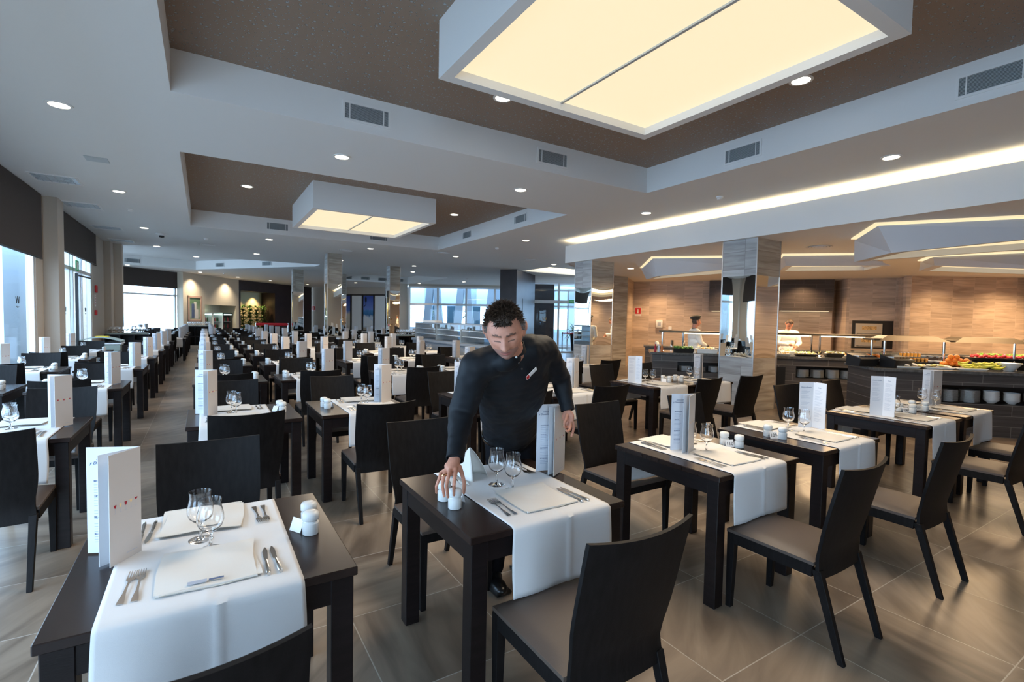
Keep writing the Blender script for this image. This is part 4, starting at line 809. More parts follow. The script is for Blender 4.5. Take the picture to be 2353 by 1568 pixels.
# standing napkin cone on the waiter's table
def cone_fn(u, v):
    a = -2.2+4.4*u; r_ = .085*(1-v)**.8*(1+.12*sin(a*3)); return (r_*cos(a)+.03*v, r_*sin(a)*.8, .15*v**.8)
o = tag(MB().grid(cone_fn, 24, 12).build('napkin', 'napkin_linen', smooth=60, solid=.002), "white napkin folded standing up in a cone, the waiter's table", 'napkin'); o.location = (1.19, 2.26, .7445); o.rotation_euler.z = 1.9
rows = [4.29, 6.84, 9.05, 11.15, 13.2, 15.4, 17.5, 19.6, 21.7, 23.8, 25.9]
files = {'L2': ('second file left of the aisle', 'L'), 'L1': ('first file left of the aisle', 'R'), 'C0': ('first file right of the aisle', 'L'), 'C1': ('second file right of the aisle', 'R'), 'C2': ('third file right of the aisle', 'L'), 'C3': ('fourth file right of the aisle', 'R'), 'C4': ('fifth file right of the aisle', 'L'), 'C5': ('sixth file right of the aisle', 'R'), 'C6': ('seventh file right of the aisle', 'L')}
base = dict(L2=-2.50, L1=-1.56, C0=-.12, C1=.83, C2=2.16, C3=3.09, C4=4.42, C5=5.35, C6=7.2)
for ri, y0 in enumerate(rows):
    rn = ri+2
    if rn == 2: fs = ['L1', 'C0', 'C1', 'C2', 'C3', 'C4', 'C5']
    elif rn == 3: fs = ['L2', 'L1', 'C0', 'C1', 'C2', 'C3', 'C4', 'C5']
    elif rn in (4, 5, 6): fs = ['L2', 'L1', 'C0', 'C1', 'C2', 'C3', 'C4']
    elif rn in (7,): fs = ['L1', 'C0', 'C1', 'C2', 'C3', 'C4']
    elif rn == 8: fs = ['L1', 'C0', 'C1', 'C2', 'C4']
    elif rn == 9: fs = ['L1', 'C0', 'C1', 'C2', 'C3', 'C4', 'C5', 'C6']
    elif rn in (10, 11): fs = ['L2', 'L1', 'C0', 'C1', 'C2', 'C3', 'C4', 'C5', 'C6'] if rn == 10 else ['L2', 'L1', 'C0', 'C1', 'C2', 'C4', 'C5', 'C6']
    else: fs = ['L2', 'L1', 'C0', 'C1', 'C2', 'C4', 'C6']
    for f in fs:
        x0 = base[f]
        if rn == 2: x0 = dict(C2=2.2, C3=3.22, C4=4.80, C5=5.62, L1=-1.55).get(f, x0)
        if rn == 3: x0 = dict(C4=4.72, C5=5.57).get(f, x0)
        if rn >= 9: x0 += .25
        D = '%s row, %s' % (ordn(rn) if rn < 14 else 'last', files[f][0]); s_ = files[f][1]
        cf = dict(open=True, mrz=-.8) if (f in ('C4', ) and rn in (2, 3)) else {}
        if f == 'L1' and rn == 2: cf['jx'] = .11
        cf['rx'] = random.uniform(.0, .06)*(1 if s_ == 'R' else -1)+(.03 if f.startswith('C') and s_ == 'R' else 0)
        table_set(x0, y0+random.uniform(-.03, .03), D, s_, rn <= 5, cf)
#FURNISH
for k, (x, y, a) in enumerate(((-3.5, 10.3, .4), (-3.6, 11.6, 2.4), (-3.5, 15.4+1.1, 1.0), (-3.6, 17.6, 2.0))): P_chair.put((x, y, -.06), a, 'dark chair out on the terrace behind the left glass, %s from the camera' % ordn(k+1), 'terrace chairs')
# ------------------------------------------------------------------ sideboards, trolley, racks, display case
def sideboard(label, x0, y0, x1, y1, z, racks, where):
    t = thing('service_station', label, 'sideboard', ((x0+x1)/2, (y0+y1)/2, 0)); hx, hy = (x1-x0)/2, (y1-y0)/2
    boxo('top', (-hx, -hy, z-.04), (hx, hy, z), 'dark_wood_top', t, .004); c = MB(); c.box((-hx, hy-.03, 0), (hx, hy, z-.04)); c.box((-hx+.02, -hy+.02, .4), (hx-.02, hy-.03, .43))
    for k in range(4): x = -hx+(2*hx-.03)*k/3; c.box((x, -hy, 0), (x+.03, hy, z-.04))
    c.build('carcass', 'dark_wood', t)
    n = int((x1-x0-.1)/.1); rk = thing('glass_rack', 'low wire rack carrying upturned glasses on the '+where, 'rack', (t.location.x, t.location.y, z)); MB().box((-hx+.04, -hy+.06, 0), (hx-.04, hy-.06, .03)).build('rack_base', 'trolley_grey', rk)
    for k in range(n):
        for q in range(2): P_glass.put((x0+.1+k*.1, y0+.16+q*.2, z+.032), 0, 'wine glass in the %s row of the rack on the %s' % (('front', 'back')[q], where), 'glasses on the '+where)
sideboard('dark service station with glasses left of the display case', 5.55, 16.1, 6.75, 16.7, .95, 1, 'station by the display case')
sideboard('dark sideboard with glasses beneath the painting', -.75, 29.3, .35, 29.85, .95, 1, 'sideboard under the painting')
sideboard('dark sideboard with glasses in front of the left pilaster', -2.45, 18.35, -1.4, 18.9, .93, 1, 'sideboard by the left pilaster')
t = thing('service_trolley', 'grey green service trolley with bowed top behind the left tables', 'trolley', (-2.1, 15.3, 0)); c = MB()
c.grid(lambda u, v: (-.42+.84*u, -.3+.6*v, .86+.10*sin(pi*u)), 12, 2); c.build('bowed_lid', 'trolley_grey', t, solid=.02); boxo('body', (-.4, -.28, .2), (.4, .28, .84), 'trolley_grey', t, .01); boxo('shelf_edge', (-.43, -.31, .80), (.43, .31, .84), 'frame_white', t, .01)
for x in (-.36, .36):
    for y in (-.24, .24): MB().lathe([(.03, .0), (.04, .05), (.03, .1), (.01, .2)], c=(x, y, 0), n=10).build('wheel', 'black_plastic', t)
tag(boxo('folded_cloth', (-2.2, 15.2, .972), (-1.95, 15.4, .99), 'yellow', bevel=.005), 'small yellow cloth on the service trolley', 'cloth')
t = thing('display_case', 'long refrigerated glass display case on grey blue base', 'display case'); X0, X1, Y0, Y1 = 5.75, 6.55, 10.3, 15.3
boxo('base_panel', (X0, Y0, 0), (X1, Y1, .86), 'case_stone', t, .005); boxo('ledge', (X0-.05, Y0, .86), (X1, Y1, .93), 'case_stone', t, .005); boxo('top_panel', (X0+.08, Y0, 1.40), (X1, Y1, 1.43), 'case_stone', t); boxo('back_glass', (X1-.03, Y0, .93), (X1-.02, Y1, 1.4), 'window_glass', t); boxo('front_glass', (X0+.08, Y0, .93), (X0+.088, Y1, 1.4), 'window_glass', t)
for z in (1.08, 1.24): boxo('glass_shelf', (X0+.12, Y0+.02, z), (X1-.05, Y1-.02, z+.015), 'frame_white', t)
for y in (Y0, Y0+1.65, Y0+3.3, Y1-.02): boxo('divider', (X0+.08, y, .93), (X1, y+.02, 1.4), 'vent_metal', t)
tag(boxo('till_box', (5.95, 14.0, 1.431), (6.2, 14.9, 1.50), 'white_paint', bevel=.005), 'flat white box lying on top of the display case', 'box')
# painting (plain stand-in), fridges, plants, murals
t = thing('framed_painting', 'tall painting in a pink gilt frame on the far cream wall', 'painting'); c = MB(); wpart(c, PW, .33, 1.44, 1.15, 2.53, .02, 0); c.build('canvas', 'canvas', t)
c = MB()
for a, b, z0, z1 in ((.33, .45, 1.15, 2.53), (1.32, 1.44, 1.15, 2.53), (.33, 1.44, 1.15, 1.27), (.33, 1.44, 2.41, 2.53)): wpart(c, PW, a, b, z0, z1, .05, .0)
c.build('picture_frame', 'frame_pink', t, bevel=.01)
c = MB(); wpart(c, PW, .62, .85, 1.35, 2.1, .024, .02, 0); wpart(c, PW, .85, 1.15, 1.3, 1.8, .024, .02, 1); wpart(c, PW, .8, 1.0, 1.8, 2.2, .024, .02, 1); c.build('painted_shapes', ['ink', 'napkin_linen'], t)
for k in range(3):
    s0 = 1.80+k*.97; t = thing('drinks_fridge', ('left', 'middle', 'right')[k]+' glass fronted drinks fridge in the far wall opening', 'fridge')
    c = MB(); wpart(c, PW, s0, s0+.93, 0, 1.66, -.85, -.9); wpart(c, PW, s0, s0+.05, 0, 1.66, -.2, -.85); wpart(c, PW, s0+.88, s0+.93, 0, 1.66, -.2, -.85); wpart(c, PW, s0, s0+.93, 0, .75, -.2, -.85); wpart(c, PW, s0, s0+.93, 1.6, 1.66, -.2, -.85); c.build('cabinet', ('white_paint', 'white_paint', 'black_plastic')[k], t)
    c = MB(); wpart(c, PW, s0+.08, s0+.85, 1.52, 1.58, -.22, -.28); c.build('tube_light', 'fridge_glow', t); c = MB(); wpart(c, PW, s0+.05, s0+.88, 1.12, 1.14, -.3, -.8); c.build('shelf', 'vent_metal', t)
    c = MB(); wpart(c, PW, s0+.04, s0+.89, .75, 1.6, -.2, -.208); c.build('glass_door', 'window_glass', t)
    for q in range(6):
        for z in (.755, 1.145): tag(MB().lathe([(.03, 0), (.03, .16), (.012, .2), (.012, .25), (0, .25)], c=on(PW, s0+.14+q*.13, z, -.42), n=8).build('drink_bottle', ('bottle', 'tomato', 'leaf')[(q+k) % 3]), 'bottle on the %s shelf of the %s drinks fridge' % ('lower' if z < 1 else 'upper', ('left', 'middle', 'right')[k]), 'bottle', 'fridge bottles')
lamp('AREA', 'fridge_light', on(PW, 3.2, 1.9, -.5), 8, (.75, 1, .85), 2.4, .3)
for k, s0 in enumerate((.42, .98, 1.55, 2.12, 2.68)):
    t = thing('dracaena_plant', '%s tall leafy plant in the lit wall niche' % OD[k], 'plant', on(DW, s0, 0, -.62)); MB().lathe([(.15, 0), (.19, .35), (.17, .35)], n=14).build('pot', 'black_plastic', t); MB().tube([(0, 0, .3), (.03, 0, 1.1), (-.02, 0, 1.9)], .03).build('stem', 'brow', t)
    c = MB()
    for q in range(7): leaf_clump(c, (0, 0, .7+q*.22), .08, 34, .38, wd=.035)
    c.build('foliage', 'leaf', t)
for s0 in (.8, 2.3): lamp('SPOT', 'niche_spot', on(DW, s0, 3.0, -.75), 200, (1, .72, .3), .05, None, (0, 0, 0), 100, .8)
for s0 in (.6, 3.6): lamp('SPOT', 'wall_washer', on(PW, s0, ZC-.03, .45), 190, (1, .85, .62), .05, None, (0, 0, 0), 120, .9)
def mural(s0, s1, m, nm, label):
    t = thing(nm, label, 'wall panel'); c = MB(); wpart(c, MW, s0+.05, s1-.05, .62, 3.1, .04, .01); c.build('panel_face', m, t)
    c = MB(); wpart(c, MW, s0, s0+.05, .56, 3.2, .06, 0); wpart(c, MW, s1-.05, s1, .56, 3.2, .06, 0); wpart(c, MW, s0, s1, .56, .62, .06, 0); wpart(c, MW, s0, s1, 3.1, 3.2, .06, 0); c.build('panel_frame', 'black_plastic', t)
    return t
mural(2.3, 3.56, 'photo_village', 'photo_mural', 'photo mural of a white village under blue sky')
def slats(s0, s1, label):
    t = mural(s0, s1, 'white_paint', 'shutter_panel', label); c = MB()
    for k in range(46): wpart(c, MW, s0+.06, s1-.06, .64+k*.053, .67+k*.053, .055, .04)
    c.build('slats', 'white_paint', t)
slats(3.6, 4.55, 'white louvred shutter panel between the two photo murals')
t = mural(4.58, 5.52, 'photo_sea', 'photo_mural', 'photo mural of a street lamp above the blue sea')
c = MB(); a = on(MW, 4.68, 2.3, .05); b = on(MW, 4.85, 2.45, .05); e = on(MW, 4.85, 2.6, .05); c.tube([a, b, e], .02, 6); c.lathe([(.02, 0), (.07, .12), (.07, .3), (.09, .31), (.02, .42), (0, .46)], c=e, n=6); c.build('pictured_street_lamp', 'black_plastic', t)
c = MB()
for k in range(9): wpart(c, MW, 4.68+k*.085, 4.74+k*.085, .95-.03*k, 1.75-.06*k, .045, .04)
c.build('pictured_white_posts', 'white_paint', t)
slats(5.55, 6.5, 'white louvred shutter panel right of the sea mural')
t = thing('rope_barrier', 'queue barrier with a bright red belt in front of the plant niche', 'barrier', (2.35, 29.4, 0))
for q in ((0, 0, 0), (1.5, -.5, 0)): MB().lathe([(.16, 0), (.16, .02), (.025, .03), (.025, 1.14), (.0, 1.16)], c=q, n=12).build('post', 'chrome', t)
MB().tube([(0, 0, 1.08), (1.5, -.5, 1.08)], .07, 4).build('belt', 'belt_red', t)
# ------------------------------------------------------------------ ceiling fittings
def box_light(x0, y0, x1, y1, z0, label, div):
    t = thing('ceiling_light_box', label, 'light', ((x0+x1)/2, (y0+y1)/2, ZT)); hx, hy, h = (x1-x0)/2, (y1-y0)/2, ZT-z0; b = .10; c = MB()
    for a, bb in (((-hx, -hy), (hx, -hy+b)), ((-hx, hy-b), (hx, hy)), ((-hx, -hy+b), (-hx+b, hy-b)), ((hx-b, -hy+b), (hx, hy-b))): c.box((*a, -h), (*bb, 0))
    c.build('housing', 'white_paint', t); boxo('diffuser', (-hx+b, -hy+b, -h+.075), (hx-b, hy-b, -h+.085), 'diffuser_glow', t)
    if div: boxo('divider_bar', (-.012, -hy+b, -h+.06), (.012, hy-b, -h+.075), 'vent_metal', t)
    return t
box_light(1.72, 1.55, 4.21, 4.02, 3.616, 'large square light box hanging in the nearest ceiling recess', 1)
box_light(1.75, 9.92, 4.22, 12.45, 3.59, 'square light box hanging in the second ceiling recess', 1)
dl = thing('recessed_downlight', '', 'light'); MB().lathe([(.085, 0), (.115, 0), (.115, -.008), (.088, -.010), (.085, .02)], n=20, caps=False).build('trim_ring', 'white_paint', dl, smooth=40); MB().lathe([(.0, -.004), (.088, -.004), (.088, .0), (0, .0)], n=20, caps=False).build('lens', 'downlight_glow', dl); P_dl = Proto(dl)
def place_dl(x, y, z, lb, spot=0):
    P_dl.put((x, y, z-.001), 0, lb, 'recessed downlights')
    if spot: lamp('SPOT', 'downlight_beam', (x, y, z-.02), spot, (1, .82, .6), .08, None, (0, 0, 0), 110, .8)
gx = [-1.25, 1.58, 4.42, 7.34]; gy = [2.85, 6.9, 11.15, 15.5, 19.45]
for j, y in enumerate(gy):
    for i, x in enumerate(gx):
        if (y < 3 or 11 < y < 12) and i in (1, 2): continue
        place_dl(x, y, ZC, 'round recessed downlight in the main ceiling, %s row, %s from the left' % (OD[j], OD[i]), 45)
for x, y, lb in ((.747, 11.175, 'left of the second light box'), (5.2, 11.09, 'right of the second light box'), (2.92, 4.97, 'behind the far edge of the nearest light box'), (5.265, 2.88, 'right of the nearest light box')): place_dl(x, y, ZT, 'round downlight in the brown recess, '+lb, 18)
for k, (x, y) in enumerate(((-.22, 22.0), (8.24, 22.0), (8.1, 31.6), (11.25, 28.9), (12.75, 25.8), (-2.88, 28.0), (-.13, 30.0), (1.66, 32.2), (3.5, 33.8), (6.0, 36.0), (11.3, 15.2))): place_dl(x, y, ZC, 'round recessed downlight far back in the ceiling, %s of those' % OD[k], 60)
place_dl(10.38, 10.29, ZB, 'round downlight in the buffet ceiling above the first cook', 30)
def vent(o, xd, w_, h, label):
    t = thing('air_vent', label, 'vent'); M_ = frame(o, xd); c = MB(); c.T = M_
    b = .025
    for a, q in (((-w_/2-b, -h/2-b), (w_/2+b, -h/2)), ((-w_/2-b, h/2), (w_/2+b, h/2+b)), ((-w_/2-b, -h/2), (-w_/2, h/2)), ((w_/2, -h/2), (w_/2+b, h/2)), ((-w_/2+.05, -h/2), (-w_/2+.06, h/2)), ((w_/2-.06, -h/2), (w_/2-.05, h/2))): c.box((*a, 0), (*q, .012))
    c.build('frame', 'white_paint', t); c = MB(); c.T = M_; c.box((-w_/2, -h/2, .0005), (w_/2, h/2, .003)); c.build('backing', 'vent_dark', t)
    c = MB(); c.T = M_; n = 14
    for k in range(n): z = -h/2+h*(k+.5)/n; c.hexa([(-w_/2, z-.004, .002), (w_/2, z-.004, .002), (w_/2, z, .009), (-w_/2, z, .009)], [(-w_/2, z-.002, .002), (w_/2, z-.002, .002), (w_/2, z+.002, .009), (-w_/2, z+.002, .009)])
    c.build('slats', 'vent_metal', t)
zc_ = 3.905
for x, lb in ((1.62, 'left'), (4.29, 'right')): vent((x, 5.857, zc_), (1, 0, 0), .5, .17, 'grey slatted air vent on the far riser of the nearest recess, '+lb)
for y, lb in ((4.15, 'farther'), (1.63, 'nearer')): vent((6.22, y, 3.89), (0, -1, 0), .5, .17, 'grey slatted air vent on the right riser of the nearest recess, '+lb)
for x, lb in ((1.67, 'left'), (4.36, 'right')): vent((x, 14.45, zc_), (1, 0, 0), .5, .17, 'air vent on the far riser of the second recess, '+lb)
for y, lb in ((9.76, 'nearer'), (12.5, 'farther')): vent((6.26, y, zc_), (0, -1, 0), .5, .18, 'air vent on the right riser of the second recess, '+lb)
def vseg(p, q, fr, lb, w_=.55): a = Vector((*p, 0)); b = Vector((*q, 0)); m = a.lerp(b, fr); d = (b-a).normalized(); n = Vector((d.y, -d.x, 0))*.005; vent((m.x+n.x, m.y+n.y, zc_-.02), tuple(d), w_, .17, lb)
vseg((-5.6, 27.0), (-.3, 28.4), .55, 'air vent in the third recess above the far left window')
vseg((-.3, 28.4), (4.1, 22.6), .22, 'air vent in the third recess, first on its slanted side'); vseg((-.3, 28.4), (4.1, 22.6), .62, 'air vent in the third recess, second on its slanted side')
for k in range(4): vent((7.2+k*1.05, 29.99, zc_-.02), (1, 0, 0), .5, .17, 'air vent in the farthest recess, %s from the left' % OD[k])
sm = thing('smoke_detector', '', 'detector'); MB().lathe([(.055, 0), (.055, -.02), (.042, -.025), (.045, -.045), (.03, -.055), (0, -.057)], n=18).build('casing', 'white_paint', sm, smooth=40); P_sm = Proto(sm)
for x, y, lb in ((-1.27, 12.9, 'left side by the blinds'), (.07, 16.5, 'beyond the second recess on the left'), (7.37, 5.3, 'between nearest recess and buffet beam'), (7.44, 12.86, 'left of the entrance'), (.9, 29.8, 'in front of the painting wall'), (11.8, 23.5, 'near the far glass wall')): P_sm.put((x, y, ZC), 0, 'small white smoke detector on the ceiling, '+lb, 'smoke detectors')
rd = thing('round_diffuser', '', 'vent')
c = MB(); [c.lathe([(r_, -.004), (r_+.03, -.018), (r_+.035, -.012), (r_+.01, 0)], n=24, caps=False) for r_ in (.04, .09, .14, .19)]; c.build('rings', 'white_paint', rd, smooth=40); MB().lathe([(0, -.002), (.2, -.002), (.2, 0), (0, 0)], n=24, caps=False).build('backing', 'vent_dark', rd); P_rd = Proto(rd)
for x, y, z, lb in ((.095, 17.93, ZC, 'left of the mid room column'), (3.87, 16.4, ZC, 'in front of the mid room column'), (9.81, 14.6, ZC, 'left of the entrance slot'), (6.6, 14.9, ZC, 'above the display case'), (10.16, 5.07, ZB, 'in the buffet ceiling right of the big column')): P_rd.put((x, y, z), 0, 'round louvred ceiling diffuser '+lb, 'round diffusers')
tr = thing('square_ceiling_light', '', 'light'); c = MB(); [c.box(a, b) for a, b in (((-.3, -.3, -.012), (.3, -.27, 0)), ((-.3, .27, -.012), (.3, .3, 0)), ((-.3, -.27, -.012), (-.27, .27, 0)), ((.27, -.27, -.012), (.3, .27, 0)))]; c.build('frame', 'white_paint', tr)
boxo('reflector', (-.27, -.27, -.004), (.27, .27, -.001), 'chrome', tr); c = MB(); [c.box((-.27, -.2+k*.1-.003, -.012), (.27, -.2+k*.1+.003, -.004)) for k in range(5)]; [c.box((-.2+k*.1-.003, -.27, -.012), (-.2+k*.1+.003, .27, -.004)) for k in range(5)]; c.build('louvre', 'vent_metal', tr); P_tr = Proto(tr)
for k, (x, y) in enumerate(((-2.0, 10.75), (-2.05, 13.05), (-2.05, 16.1), (-2.05, 18.7))): P_tr.put((x, y, ZC), 0, 'square louvred ceiling light along the blinds, %s from the camera' % OD[k], 'square ceiling lights')
t = thing('speaker_grille', 'small square ceiling speaker plate left of the second recess', 'speaker', (-1.25, 9.03, ZC)); boxo('plate', (-.13, -.13, -.008), (.13, .13, 0), 'vent_metal', t, .002)
t = thing('ceiling_projector', 'small dark ceiling sensor with white rim, left side', 'sensor', (-.94, 16.3, ZC)); MB().lathe([(.13, 0), (.13, -.03), (.06, -.06), (0, -.07)], n=18).build('rim', 'white_paint', t, smooth=40); MB().lathe([(.06, -.03), (.06, -.10), (0, -.12)], n=14).build('lens', 'black_plastic', t)
# light that falls from the luminous boxes
lamp('AREA', 'light_box_glow', (2.96, 2.8, 3.60), 95, (1, .82, .62), 2.1, 2.1); lamp('AREA', 'light_box_glow', (2.98, 11.2, 3.57), 150, (1, .82, .62), 2.1, 2.1)
for k in range(6): lamp('AREA', 'cove_light', (FX+.16, -2.6+k*2.4, 3.50), 9, (1, .80, .5), .06, 2.3, (pi, 0, 0))
#PEOPLE
# ------------------------------------------------------------------ people
def voxel(c, name, m, parent, vs=.008, it=4, fac=.6):
    o = c.build(name, m, parent); md = o.modifiers.new('r', 'REMESH'); md.mode = 'VOXEL'; md.voxel_size = vs; s = o.modifiers.new('s', 'SMOOTH'); s.iterations = it; s.factor = fac
    dg = bpy.context.evaluated_depsgraph_get(); dg.update(); me = bpy.data.meshes.new_from_object(o.evaluated_get(dg)); o.modifiers.clear(); old = o.data; o.data = me; bpy.data.meshes.remove(old)
    me.name = name; me.shade_smooth(); return o
def basis(f, u): f = Vector(f).normalized(); x = f.cross(Vector(u)).normalized(); u = x.cross(f); return Matrix((x, f, u)).transposed()
G = lambda a, s: math.exp(-(a/s)**2)
def face_pt(th, ph, grow=0):
    d = Vector((cos(th)*sin(ph), cos(th)*cos(ph), sin(th))); p = Vector((d.x*(.077+grow), d.y*(.096+grow), d.z*(.117+grow)))
    if d.z < 0:
        k = -d.z; p.x *= 1-.40*k**1.7
        if d.y < 0: p.y *= 1-.42*k
        else: p.y += .010*k
    if d.z > 0: p.x *= 1+.02*d.z
    if d.y > .1 and not grow:
        x, z = p.x, p.z; a = min(1, (d.y-.1)*3); b = 0
        t = min(1, max(0, (.020-z)/.046)); b += G(x, .0095+.005*t)*(.006+.026*t)*(1 if z > -.026 else G(z+.026, .006))*(1 if z < .02 else G(z-.02, .01))
        for s in (-1, 1):
            b += .008*G(x-s*.0125, .006)*G(z+.024, .007)-.014*G(x-s*.031, .017)*G(z-.012, .012)+.0065*G(x-s*.031, .011)*G(z-.009, .008)+.006*G(x-s*.028, .02)*G(z-.030, .007)*1.3+.004*G(x-s*.047, .016)*G(z+.008, .016)
            b -= .003*G(x-s*.028, .005)*G(z+.038, .014)
        b += .008*G(x, .019)*G(z+.046, .005)+.010*G(x, .016)*G(z+.058, .006)-.005*G(x, .021)*G(z+.0515, .0028)+.008*G(x, .018)*G(z+.086, .014)-.003*G(x, .02)*G(z+.069, .006)
        p.y += b*a
    return p
def head(c, ctr, R, mats=True):
    NU, NV = 96, 80; b0 = len(c.f)
    vs = [Vector(ctr)+R@face_pt(-pi/2+pi*j/NV, 2*pi*i/NU-pi) for j in range(NV+1) for i in range(NU)]
    c.add(vs, [(j*NU+i, j*NU+(i+1) % NU, (j+1)*NU+(i+1) % NU, (j+1)*NU+i) for j in range(NV) for i in range(NU)])
    Ri = R.transposed()
    for k in range(b0, len(c.f)):
        q = Ri@(sum((Vector(c.v[i]) for i in c.f[k]), Vector())/4-Vector(ctr)); x, z = abs(q.x), q.z
        if q.y > .05:
            if x < .024 and abs(z+.052+x*.10) < .0085-x*.18: c.m[k] = 1
            elif .012 < x < .048 and abs(z-.031+abs(x-.03)*.22) < .0042: c.m[k] = 2
            elif .017 < x < .044 and abs(z-.0035-.004*(1-((x-.031)/.014)**2)*0) < .0016: c.m[k] = 2
            elif x < .05 and -.105 < z < -.036: c.m[k] = 3
            elif x < .001 and 0: pass
            if x < .021 and abs(z+.0515) < .0019: c.m[k] = 2
        elif z < -.03 and q.y > .0: c.m[k] = 3
    for s in (-1, 1):
        Re = R@Matrix.Rotation(s*.30, 3, 'Z')@Matrix.Rotation(.15, 3, 'X'); p = Vector(ctr)+R@Vector((s*.081, -.006, .004)); c.ell(p, (.007, .021, .035), Re, 12); c.ell(p+R@Vector((s*.009, -.006, .010)), (.007, .016, .023), Re, 10)
def hair(ctr, R, parent, m=('hair', 'hair_grey'), n=3400, L=.036, fringe=True):
    c = MB(); NU, NV = 72, 48; idx = {}
    def ok(p, d):
        if d.y > .25: return p.z > .066-.012*(1-abs(d.x))*0+.016*(abs(d.x) > .45)*(abs(d.x) < .75)
        if d.y > -.1: return p.z > .012
        return p.z > -.05
    for j in range(NV):
        for i in range(NU):
            th = -pi/2+pi*(j+.5)/NV; ph = 2*pi*(i+.5)/NU-pi; p = face_pt(th, ph, .004); d = Vector((cos(th)*sin(ph), cos(th)*cos(ph), sin(th)))
            if ok(p, d):
                g = .002+.006*max(0, d.z); q = [Vector(ctr)+R@face_pt(-pi/2+pi*(j+b)/NV, 2*pi*(i+a)/NU-pi, g) for a, b in ((0, 0), (1, 0), (1, 1), (0, 1))]
                q2 = [Vector(ctr)+R@face_pt(-pi/2+pi*(j+b)/NV, 2*pi*(i+a)/NU-pi, -.002) for a, b in ((0, 0), (1, 0), (1, 1), (0, 1))]
                c.add(q+q2, [(0, 1, 2, 3), (7, 6, 5, 4), (0, 4, 5, 1), (1, 5, 6, 2), (2, 6, 7, 3), (3, 7, 4, 0)], 1 if p.z < .045 and len(m) > 1 else 0)
    k = 0; rr = random.Random(3)
    while k < n:
        z = rr.uniform(-.4, 1); ph = rr.uniform(-pi, pi); th = math.asin(z); p = face_pt(th, ph, .003); d = Vector((cos(th)*sin(ph), cos(th)*cos(ph), sin(th)))
        if not ok(p, d): continue
        k += 1; top = max(0, d.z); ln = (.006+L*top)*rr.uniform(.6, 1.3); dr = (d+Vector((rr.uniform(-.35, .35), rr.uniform(.2, .9) if top > .4 else -.3, rr.uniform(-.5, .1) if top < .4 else rr.uniform(-.1, .4)))).normalized(); sd = dr.cross(Vector((rr.uniform(-1, 1), rr.uniform(-1, 1), .3))).normalized()*(.0012+.0012*top); s2 = dr.cross(sd).normalized()*.0012
        b = p; mid = b+dr*ln*.55+Vector((0, .15*ln, 0)); t = b+dr*ln+Vector((0, .35*ln, -.15*ln)); w = lambda v: Vector(ctr)+R@v
        c.add([w(b-sd), w(b+sd), w(b+s2), w(mid-sd*.8), w(mid+sd*.8), w(mid+s2), w(t)], [(0, 1, 4, 3), (1, 2, 5, 4), (2, 0, 3, 5), (3, 4, 6), (4, 5, 6), (5, 3, 6)], 1 if p.z < .045 and len(m) > 1 else 0)
    return c.build('hair', list(m), parent, smooth=60)
def fingers(c, chains, radii):
    for ch, r_ in zip(chains, radii):
        for a, b, k in zip(ch[:-1], ch[1:], range(len(ch))): c.caps(a, b, r_*(1-.10*k), r_*(1-.10*(k+1)), 10)
W = thing('person', "man in black shirt leaning over the waiter's table, placing a shaker", 'person')
Rh = basis((-.50, -.80, -.46), (-.38, -.40, .78)); hc = (1.088, 1.800, 1.517)
hb = MB(); head(hb, hc, Rh)
nk = MB(); nk.caps((1.21, 1.945, 1.425), (1.125, 1.85, 1.485), .060, .058, 16)
o = hb
# arms and hands are one skin mesh with neck
sk = MB(); sk.caps((1.22, 1.955, 1.42), (1.135, 1.862, 1.48), .062, .057, 16)
wr = Vector((.93, 1.949, .949)); sk.caps((.99, 2.03, 1.04), wr, .036, .027, 14); sk.ell((.912, 1.933, .925), (.036, .026, .024), basis((-.45, -.75, -.5), (0, -.5, .8)), 14); sk.caps(wr, (.905, 1.925, .918), .027, .028, 12)
sk.ell((1.30, 2.06, 1.33), (.13, .08, .10), n=12); sk.caps((1.22, 1.98, 1.40), (1.08, 2.03, 1.34), .05, .045, 12); sk.caps((1.08, 2.03, 1.34), (1.045, 2.11, 1.13), .045, .04, 12); sk.caps((1.045, 2.11, 1.13), (.99, 2.03, 1.04), .04, .034, 12); sk.caps((1.3, 2.0, 1.41), (1.45, 2.02, 1.42), .05, .045, 12); sk.caps((1.45, 2.02, 1.42), (1.632, 2.11, 1.26), .045, .036, 12); sk.caps((1.632, 2.11, 1.26), (1.64, 2.085, 1.16), .036, .03, 12)
chains = [[(.905, 1.93, .925), (.872, 1.958, .9), (.854, 1.934, .887), (.838, 1.93, .853), (.846, 1.947, .818)], [(.91, 1.93, .93), (.88, 1.93, .914), (.856, 1.898, .897), (.843, 1.881, .871), (.858, 1.892, .818)], [(.915, 1.93, .93), (.894, 1.911, .922), (.865, 1.869, .908), (.85, 1.853, .881), (.867, 1.875, .818)],
          [(.925, 1.93, .93), (.914, 1.898, .92), (.888, 1.855, .908), (.876, 1.837, .882), (.893, 1.871, .824)], [(.93, 1.94, .935), (.943, 1.927, .925), (.945, 1.901, .898), (.948, 1.885, .86), (.955, 1.902, .813)]]
hd = MB(); fingers(hd, chains, (.0098, .0108, .0112, .0112, .0122))
sk.caps((1.64, 2.085, 1.16), (1.631, 2.05, 1.107), .030, .026, 12); lw = Vector((1.631, 2.05, 1.107)); sk.ell((1.618, 2.022, 1.065), (.019, .036, .042), basis((.4, -.8, .1), (0, .1, .9)), 14)
